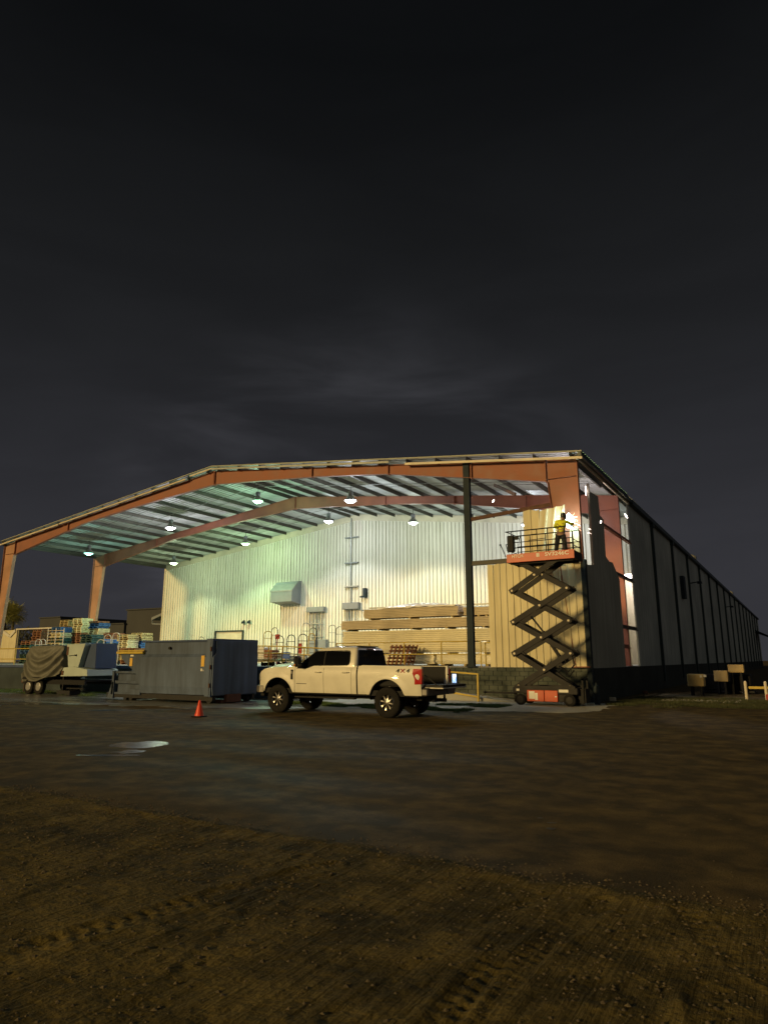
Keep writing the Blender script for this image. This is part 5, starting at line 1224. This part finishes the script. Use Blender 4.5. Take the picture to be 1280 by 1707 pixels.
b = MB(); b.beam((-15.5, 26.95, .62), (-11.55, 26.55, .18), .05, .07); b.build('toe_rail', 'yellow', t, world=True)
rp_ = MB(); rp_.prism([(-17.4, .0), (-17.4, .75), (-11.0, .10), (-10.0, .01), (-10, 0)], 'y', 26.7, 27.98); tag(rp_.build('ramp', 'apron', None), 'concrete ramp rising left along the dock wall', 'ramp', kind='structure')
b = MB(); b.box(-10.15, 26.9, .0, -10.05, 27.0, .55); b.box(-11.5, 26.9, .32, -10.05, 26.96, .40); tag(b.build('barrier', 'black', None), 'low dark barrier post left of the lift wheels', 'barrier')
b = MB(); b.lathe([(.02, 0), (.11, .01), (.115, .6), (.09, .70), (.04, .74), (.035, .82), (.01, .83)], (-6.85, 26.95, 0), n=16); tag(b.build('gas_bottle', 'darkpost', None), 'dark gas bottle standing at the building corner behind the lift', 'gas bottle')

# ------------------------------------------------------------------ pallets on the dock
def pallet_mesh(mm):
    b = MB()
    for j in range(7): b.box(-.60 , -.50 + j * .152, .118, .60, -.50 + j * .152 + .09, .138)
    for j in range(3): b.box(-.60 + j * .55, -.5, .02, -.50 + j * .55, .5, .118)
    for j in range(3): b.box(-.60, -.50 + j * .455, 0, .60, -.41 + j * .455, .02)
    me_o = b.build('pallet', mm, None); me = me_o.data; bpy.data.objects.remove(me_o); return me
PM = {k: pallet_mesh(v) for k, v in (('yellow', 'wood'), ('pale', 'woodpale'), ('brown', 'woodbrown'), ('blue', 'woodblue'), ('dark green', 'woodgreen'))}
ORD = ['bottom', '2nd', '3rd', '4th', '5th', '6th', '7th', '8th', '9th', '10th', '11th', '12th', '13th', '14th', '15th', '16th', '17th', '18th', '19th', '20th', '21st', '22nd', '23rd', '24th', '25th', '26th']
rnd = random.Random(5)
def pstack(px, Yv, ytop_px, runs, where):
    """a stack whose left edge is seen at px; runs: colours from the top down"""
    r_ = ray(px, 1090); x = r_.x * Yv / r_.y + .62; rt_ = ray(px + 8, ytop_px); zt1 = 1.7 + rt_.z * Yv / rt_.y; n = min(26, max(2, round((zt1 - Z) / .142)))
    cols = [c for c, m_ in runs for _ in range(m_)]; 
    for k in range(n):
        c = cols[min(len(cols) - 1, n - 1 - k)]
        o = bpy.data.objects.new('pallet', PM[c]); COL.objects.link(o); o.location = (x + rnd.uniform(-.05, .05), Yv + rnd.uniform(-.05, .05), Z + k * .142); o.rotation_euler = (0, 0, rnd.uniform(-.03, .03) + (PI if rnd.random() < .5 else 0))
        tag(o, '%s wooden pallet, %s %s' % (c, (ORD[k] + ' from the bottom of') if k else 'lowest in', where), 'pallet', 'wooden pallets stacked on the dock')
pstack(60, 33.5, 1049, [('brown', 8), ('yellow', 2), ('brown', 3), ('dark green', 9)], 'the leftmost stack')
pstack(92, 33.5, 1046, [('blue', 3), ('pale', 3), ('dark green', 3), ('pale', 1), ('blue', 4), ('dark green', 9)], 'the blue topped stack')
pstack(104, 37.0, 1033, [('yellow', 4), ('brown', 4), ('dark green', 20)], 'the yellow topped rear stack')
pstack(126, 34.5, 1032, [('pale', 8), ('brown', 6), ('yellow', 2), ('blue', 3), ('dark green', 9)], 'the tallest pale topped stack')
pstack(154, 34.5, 1037, [('brown', 1), ('blue', 3), ('pale', 5), ('blue', 6), ('dark green', 12)], 'the stack beside the column')
pstack(143, 30.0, 1057, [('dark green', 4), ('blue', 2), ('dark green', 12)], 'the dark stack beside the machine')
pstack(178, 34.0, 1057, [('brown', 3), ('yellow', 4), ('brown', 5), ('dark green', 6)], 'the brown topped hopper stack')
pstack(203, 34.0, 1057, [('yellow', 3), ('pale', 4), ('brown', 3), ('yellow', 6)], 'the yellow stack behind the hopper')
pstack(226, 35.0, 1055, [('yellow', 4), ('blue', 4), ('yellow', 8)], 'the rightmost stack')
pstack(44, 31.0, 1068, [('brown', 2), ('dark green', 3), ('blue', 2), ('dark green', 5)], 'the low stack left of the tarpaulin')
pstack(166, 31.0, 1064, [('blue', 2), ('dark green', 4), ('brown', 2), ('dark green', 8)], 'the low stack behind the pale hoops')
pstack(248, 36.0, 1068, [('brown', 3), ('yellow', 3), ('blue', 3)], 'the last low stack at right')
pstack(214, 29.0, 1080, [('brown', 2), ('yellow', 3), ('brown', 5)], 'the low stack above the hopper')

# ------------------------------------------------------------------ carts and hand trucks on the dock
def hoop(b, x, y, z, w, h, r=.02, lean=.0):
    n = 8; pts_ = [(x - w / 2, y, z)] + [(x - w / 2 * math.cos(PI * k / n), y + lean, z + h - w / 2 + w / 2 * math.sin(PI * k / n)) for k in range(n + 1)] + [(x + w / 2, y, z)]
    b.tube(pts_, r, 6)
def hand_truck(x, y, mm, label, h=1.25, rz=0, cross=True):
    t = thing('hand_truck', label, 'hand truck', (x, y, Z), rz, 'hand trucks and carts parked on the dock')
    b = MB(); hoop(b, 0, 0, .12, .42, h, .022, .06)
    for q in (.35, .6, .85):
        b.tube([(-.21, .03, q * h), (.21, .03, q * h)], .016, 6)
    b.build('frame', mm, t); b = MB(); b.box(-.24, -.24, .01, .24, .02, .03); b.build('toe_plate', mm, t)
    for s in (-1, 1):
        b = MB(); b.lathe([(.04, -.03), (.12, -.03), (.12, .03), (.04, .03)], (s * .27, .08, .12), 'x', 14); b.build('wheel', 'rubber', t)
def platform_cart(x, y, mm, label, load=None, h=1.0, rz=0):
    t = thing('platform_cart', label, 'cart', (x, y, Z), rz, 'hand trucks and carts parked on the dock')
    b = MB(); b.bev(-.65, -.36, .20, .65, .36, .25, .02); b.build('deck', 'wood', t)
    b = MB(); hoop(b, 0, 0, 0, .66, h); v = [(-.62, p[0], p[2] + .2) for p in b.v]; b.v = v; b.tube([(-.62, -.33, .6), (-.62, .33, .6)], .016, 6); b.build('handle', mm, t)
    for sx_ in (-.5, .5):
        for sy in (-.28, .28):
            b = MB(); b.lathe([(.03, -.025), (.09, -.025), (.09, .025), (.03, .025)], (sx_, sy, .09), 'y', 12); b.build('wheel', 'rubber', t)
    if load:
        b = MB()
        for k in range(load): b.bev(-.5 + .1 * (k % 2), -.3, .25 + k * .13, .45, .3, .37 + k * .13, .02)
        tag(b.build('load_stack', ['woodpale', 'woodbrown', 'plastic'][load % 3], None), 'flat packs heaped on the ' + label[:60].split(',')[0], 'load').matrix_world = Matrix.Translation((x, y, Z)) @ Matrix.Rotation(rz, 4, 'Z')
def atpx(px, Yv): r_ = ray(px, 1090); return r_.x * Yv / r_.y
for (px, Yv, h, mm, rz, lab) in ((446, 27, 1.62, 'yellow', .5, 'tall green yellow hand truck, leftmost behind the olive railing'), (456, 28, 1.85, 'cartmetal', -.2, 'tall grey hand truck just right of the leftmost one'),
        (465, 26.5, 1.35, 'black', .1, 'black hand truck with a small red tag above the pickup hood'), (484, 26.5, 1.38, 'black', .0, 'black hand truck in the middle of the group above the hood'), (504, 26.8, 1.42, 'black', .2, 'black hand truck nearest the windscreen'),
        (509, 30.5, 2.2, 'cartmetal', .3, 'tallest silver hand truck leaning before the cabinets'), (521, 31.0, 1.95, 'black', .1, 'wide black hand truck before the grey cabinets'), (553, 31.5, 2.1, 'cartmetal', .1, 'silver hand truck left of the panel pile'),
        (565, 31.5, 2.0, 'cartmetal', -.1, 'silver hand truck touching the panel pile'), (518, 28.0, 1.5, 'yellow', -.3, 'small yellow hand truck above the cab roof')):
    hand_truck(atpx(px, Yv), Yv, mm, lab, h, rz + .3)
for (px, Yv, h, mm, rz, lab, ld) in ((432, 25.5, .75, 'cartmetal', .2, 'low cart behind the first bay of the olive railing, loaded with flat packs', 5), (447, 25.6, .7, 'cartmetal', .1, 'cart with brown flat packs behind the olive railing', 4), (463, 26.0, .8, 'black', .5, 'cart with pale bundles behind the pickup hood', 3), (497, 27.6, .9, 'cartmetal', .4, 'cart standing behind the windscreen', 2),
        (373, 31, 1.5, 'cartmetal', .5, 'cart behind the container, right of the roller door', 0), (349, 31, 1.5, 'black', .2, 'black cart with round handle behind the container top', 0), (333, 31, 1.15, 'cartmetal', .6, 'small cart behind the middle of the container top', 0),
        (258, 30, 1.25, 'cartmetal', .8, 'cart with pale hoop at the white wall corner', 0)):
    platform_cart(atpx(px, Yv), Yv, mm, lab, ld, h, rz)
for (px, Yv, h, lab) in ((166, 26.0, 1.35, 'pale hoop cart, first right of the pale machine'), (177, 26.0, 1.62, 'pale hoop cart with the tall handle left of the hopper'), (191, 26.0, 1.72, 'pale hoop cart directly above the hopper rim'), (62, 28.0, 1.55, 'pale hoop cart, left of two above the tarpaulin'), (69, 28.0, 1.55, 'pale hoop cart, right of two above the tarpaulin')):
    hand_truck(atpx(px, Yv), Yv, 'plastic', lab, h, .5)
for (px, Yv, z, w, h, mm, lab) in ((461, 27.5, 1.35, .28, .24, 'redpaint', 'small red sign plate on the black hand truck'), (476, 25.2, .35, .5, .3, 'tankblue', 'blue plastic sheet lying on a dock cart'), (500, 27, .6, .2, .5, 'redpaint', 'thin red cylinder among the carts by the windscreen')):
    x = atpx(px, Yv); b = MB(); b.bev(x - w / 2, Yv, Z + z, x + w / 2, Yv + .05, Z + z + h, .01); b.beam((x, Yv + .03, Z), (x, Yv + .03, Z + z), .03, .03); tag(b.build('small_sign' if 'sign' in lab else 'dock_clutter', mm, None), lab, 'clutter')
# shelving cart left, with many bars
t = thing('wire_rack', 'pale wire rack with many bars behind the yellow railing at left', 'rack', (-41.5, 27, Z))
b = MB()
for k in range(11): b.beam((-42.3, 27, Z + .15 + k * .2), (-40.6, 27, Z + .15 + k * .2), .03, .03)
b.build('shelf_bars', 'trim', t, world=True)
for x in (-42.3, -41.45, -40.6):
    b = MB(); b.beam((x, 27, Z), (x, 27, Z + 2.3), .04, .04); b.build('upright', 'trim', t, world=True)

# ------------------------------------------------------------------ far left: fence panel, palm, far buildings, shelter
b = MB(); n = 26
for k in range(n):
    x = -89.5 + k * .19; b.box(x, 50, .3, x + .18, 50.06 + .02 * (k % 2), 5.35)
tag(b.build('board_fence', 'clad', None), 'tall pale board fence at the far left edge', 'fence')
b = MB(); b.beam((-87.9, 49.9, 5.2), (-86.4, 49.9, 4.6), .05, .35); b.beam((-86.3, 49.9, 4.5), (-85.2, 49.9, 5.3), .05, .35); tag(b.build('torn_banner', 'plastic', None), 'torn white strips hanging on the pale board fence', 'banner')
t = thing('shelter', 'dark open shelter with a thin white roof edge left of the pallets', 'shelter', (-82, 50, 0))
b = MB(); b.box(-84.9, 49.8, 5.35, -76.5, 56, 5.50); b.build('roof', 'plastic', t, world=True)
b = MB(); b.box(-84.9, 55.8, .2, -76.5, 56, 5.35); b.build('back_wall', 'darkfar', t, world=True)
for x in (-84.8, -76.7):
    b = MB(); b.box(x, 49.85, 0, x + .12, 49.97, 5.35); b.build('post', 'trim', t, world=True)
def palm(x, y, h, r, seed, label):
    t = thing('palm_tree', label, 'tree', (x, y, 0)); rnd = random.Random(seed)
    b = MB(); b.tube([(0, 0, 0), (.1, .05, h * .5), (.0, 0, h)], [.35, .24, .2], 10); b.build('trunk', 'bark', t)
    b = MB()
    for k in range(95):
        a = rnd.uniform(0, 2 * PI); el = rnd.uniform(-.5, 1.4); L = r * rnd.uniform(.7, 1.15); p = Vector((0, 0, h)); d = Vector((math.cos(a) * math.cos(el), math.sin(a) * math.cos(el), math.sin(el))); prev = p
        for s in range(9):
            q = prev + d * L / 9; d = (d + Vector((0, 0, -.11))).normalized(); sd2 = d.cross(Vector((0, 0, 1))).normalized()
            for sg in (-1, 1):
                for e in (0, .5):
                    o = prev + (q - prev) * e; lf = .52 * (1 - abs(s - 4) / 7) * rnd.uniform(.7, 1.2); tip = o + sd2 * sg * lf + d * lf * .6 + Vector((0, 0, -.12 * rnd.random())); b.add([tuple(o), tuple(o + d * .08), tuple(tip)], [(0, 1, 2)])
            b.add([tuple(prev - sd2 * .02), tuple(prev + sd2 * .02), tuple(q)], [(0, 1, 2)]); prev = q
    for k in range(1500):
        a = rnd.uniform(0, 2 * PI); el = rnd.uniform(-1.2, 1.5); q = r * .8 * rnd.random() ** .4; o = Vector((q * math.cos(a) * math.cos(el), q * math.sin(a) * math.cos(el), h + .2 + .8 * q * math.sin(el)))
        d = Vector((math.cos(a), math.sin(a), rnd.uniform(-.3, 1.2))).normalized() * rnd.uniform(.3, .6); w = Vector((-math.sin(a), math.cos(a), 0)) * .06
        b.add([tuple(o - w), tuple(o + w), tuple(o + d)], [(0, 1, 2)])
    b.build('crown', 'leaf', t)
palm(ray(8, 1040).x * 60 / ray(8, 1040).y, 60, 8.3, 2.9, 2, 'bright lit palm crown above the pale board fence')
palm(ray(22, 1040).x * 66 / ray(22, 1040).y, 66, 9.0, 2.6, 4, 'dim taller palm behind the bright lit one')
for (x0, x1, y, h, lab) in ((-160.5, -152.2, 100, 11.6, 'small far grey building left of the pallets'), (-139, -128.6, 100, 9.4, 'low far grey building right of the pallets'), (-128.5, -112, 100.5, 12.4, 'large far grey building next to the white wall')):
    t = thing('far_building', lab, 'building', ((x0 + x1) / 2, y, 0)); b = MB(); b.box(x0, y, 0, x1, y + 20, h); b.build('wall', 'farwall', t, world=True)
    b = MB(); b.box(x0 - .2, y - .3, h, x1 + .2, y + 20.2, h + .25); b.build('roof', 'farwall', t, world=True)
b = MB()
rnd = random.Random(9)
for k in range(2600):
    a = rnd.uniform(-230, -118); hgt = 11 + 2.2 * noise.noise((a * .06, 1, 1)); z = rnd.uniform(.3, 1) ** .5 * hgt; y = 125 + rnd.uniform(-4, 4); s = rnd.uniform(.5, 1.3); q = rnd.uniform(0, 6)
    b.add([(a, y, z), (a + s * math.cos(q), y + .3, z + s * math.sin(q)), (a - s * math.sin(q), y - .3, z + s * math.cos(q))], [(0, 1, 2)])
tag(b.build('far_tree_line', 'darkfar', None), 'far dark row of trees beyond the yard at left', 'trees', kind='stuff')
b = MB()
for k in range(2600):
    y = rnd.uniform(120, 260); hgt = 9 + 3 * noise.noise((y * .06, 5, 1)); z = rnd.uniform(.05, 1) ** .5 * hgt; x = 14 + (y - 120) * .18 + rnd.uniform(-4, 10); s = rnd.uniform(.5, 1.3); q = rnd.uniform(0, 6)
    b.add([(x, y, z), (x + s * math.cos(q), y + .3, z + s * math.sin(q)), (x - s * math.sin(q), y - .3, z + s * math.cos(q))], [(0, 1, 2)])
tag(b.build('far_tree_line', 'darkfar', None), 'dark mass of trees at the far end of the side wall', 'trees', kind='stuff')

# ------------------------------------------------------------------ right: cabinets, post and rail barrier
def cabinet(px0, px1, pt, pb, Yv, label, legs=0):
    a = ray(px0, pb); c = ray(px1, pt); x0 = a.x * Yv / a.y; x1 = c.x * Yv / c.y; z0 = 1.7 + a.z * Yv / a.y; z1 = 1.7 + c.z * Yv / c.y
    t = thing('utility_cabinet', label, 'cabinet', ((x0 + x1) / 2, Yv, 0))
    b = MB(); b.bev(x0, Yv, z0, x1, Yv + .7, z1, .02); b.build('case', 'tanbox', t, world=True)
    b = MB(); b.box(x0 + .06, Yv - .012, z0 + .06, (x0 + x1) / 2 - .01, Yv - .002, z1 - .06); b.box((x0 + x1) / 2 + .01, Yv - .012, z0 + .06, x1 - .06, Yv - .002, z1 - .06); b.build('door', 'tanbox', t, world=True)
    for xq in (x0 + .1, x1 - .2):
        b = MB(); b.box(xq, Yv + .05, 0, xq + .1, Yv + .6, z0); b.build('leg', 'black', t, world=True)
    return x0, x1, z0, z1
x0, x1, z0, z1 = cabinet(1146, 1171, 1124, 1144, 36, 'tan cabinet nearest the side wall, lowest of three')
b = MB(); b.bev(x1 - .15, 35.97, z1 - .16, x1 - .05, 35.985, z1 - .05, .01); b.bev(x1 + .02, 35.97, z1 - .13, x1 + .14, 35.985, z1 - .02, .01); tag(b.build('reflector_plate', 'whiteplate', None), 'two small pale plates on the corner of the lowest tan cabinet', 'reflector')
cabinet(1190, 1211, 1118, 1136, 38, 'middle tan cabinet with a dark right door')
cabinet(1213, 1238, 1108, 1121, 38.5, 'highest and rightmost tan cabinet beside the barrier')
t = thing('generator', 'black low machine on the ground under the tan cabinets', 'machine', (-3.2, 39.5, 0))
b = MB(); b.bev(-4.6, 39.2, .15, -2.3, 40.3, .95, .05); b.build('case', 'black', t, world=True); b = MB(); b.box(-4.7, 39.1, .05, -2.2, 40.4, .15); b.build('skid', 'blackmetal', t, world=True)
t = thing('post_barrier', 'pale two post rail barrier at the right edge', 'barrier', (-1.5, 32.9, 0)); YB_ = 32.9
for px in (1244.5, 1278):
    r_ = ray(px, 1167); x = r_.x * YB_ / r_.y; b = MB(); b.cyl((x, YB_, 0), (x, YB_, .76), .06, n=12); b.lathe([(.06, .76), (.03, .80), (.005, .81)], (x, YB_, 0), n=12); b.build('post', 'trim', t, world=True)
r0, r1 = ray(1247, 1146), ray(1300, 1146); b = MB(); b.beam((r0.x * YB_ / r0.y, YB_, .54), (r1.x * YB_ / r1.y, YB_, .54), .04, .10); b.build('rail', 'yellow', t, world=True)
b = MB(); b.bev(ray(1279, 1160).x * YB_ / ray(1279, 1160).y - .07, YB_ - .1, .0, ray(1279, 1160).x * YB_ / ray(1279, 1160).y + .07, YB_ + .1, .28, .02); b.build('foot_sleeve', 'reddecal', t, world=True)
for (px, py, lab) in ((1075, 1157, 'brown loose block by the foot of the side wall'), (1021, 1169, 'small white litter by the foot of the side wall')):
    r_ = ray(px, py); k_ = -1.7 / r_.z; b = MB(); b.bev(r_.x * k_ - .12, r_.y * k_ - .1, 0, r_.x * k_ + .12, r_.y * k_ + .1, .16, .02); tag(b.build('loose_block', 'trim' if 'white' in lab else 'rustsub', None), lab, 'block')
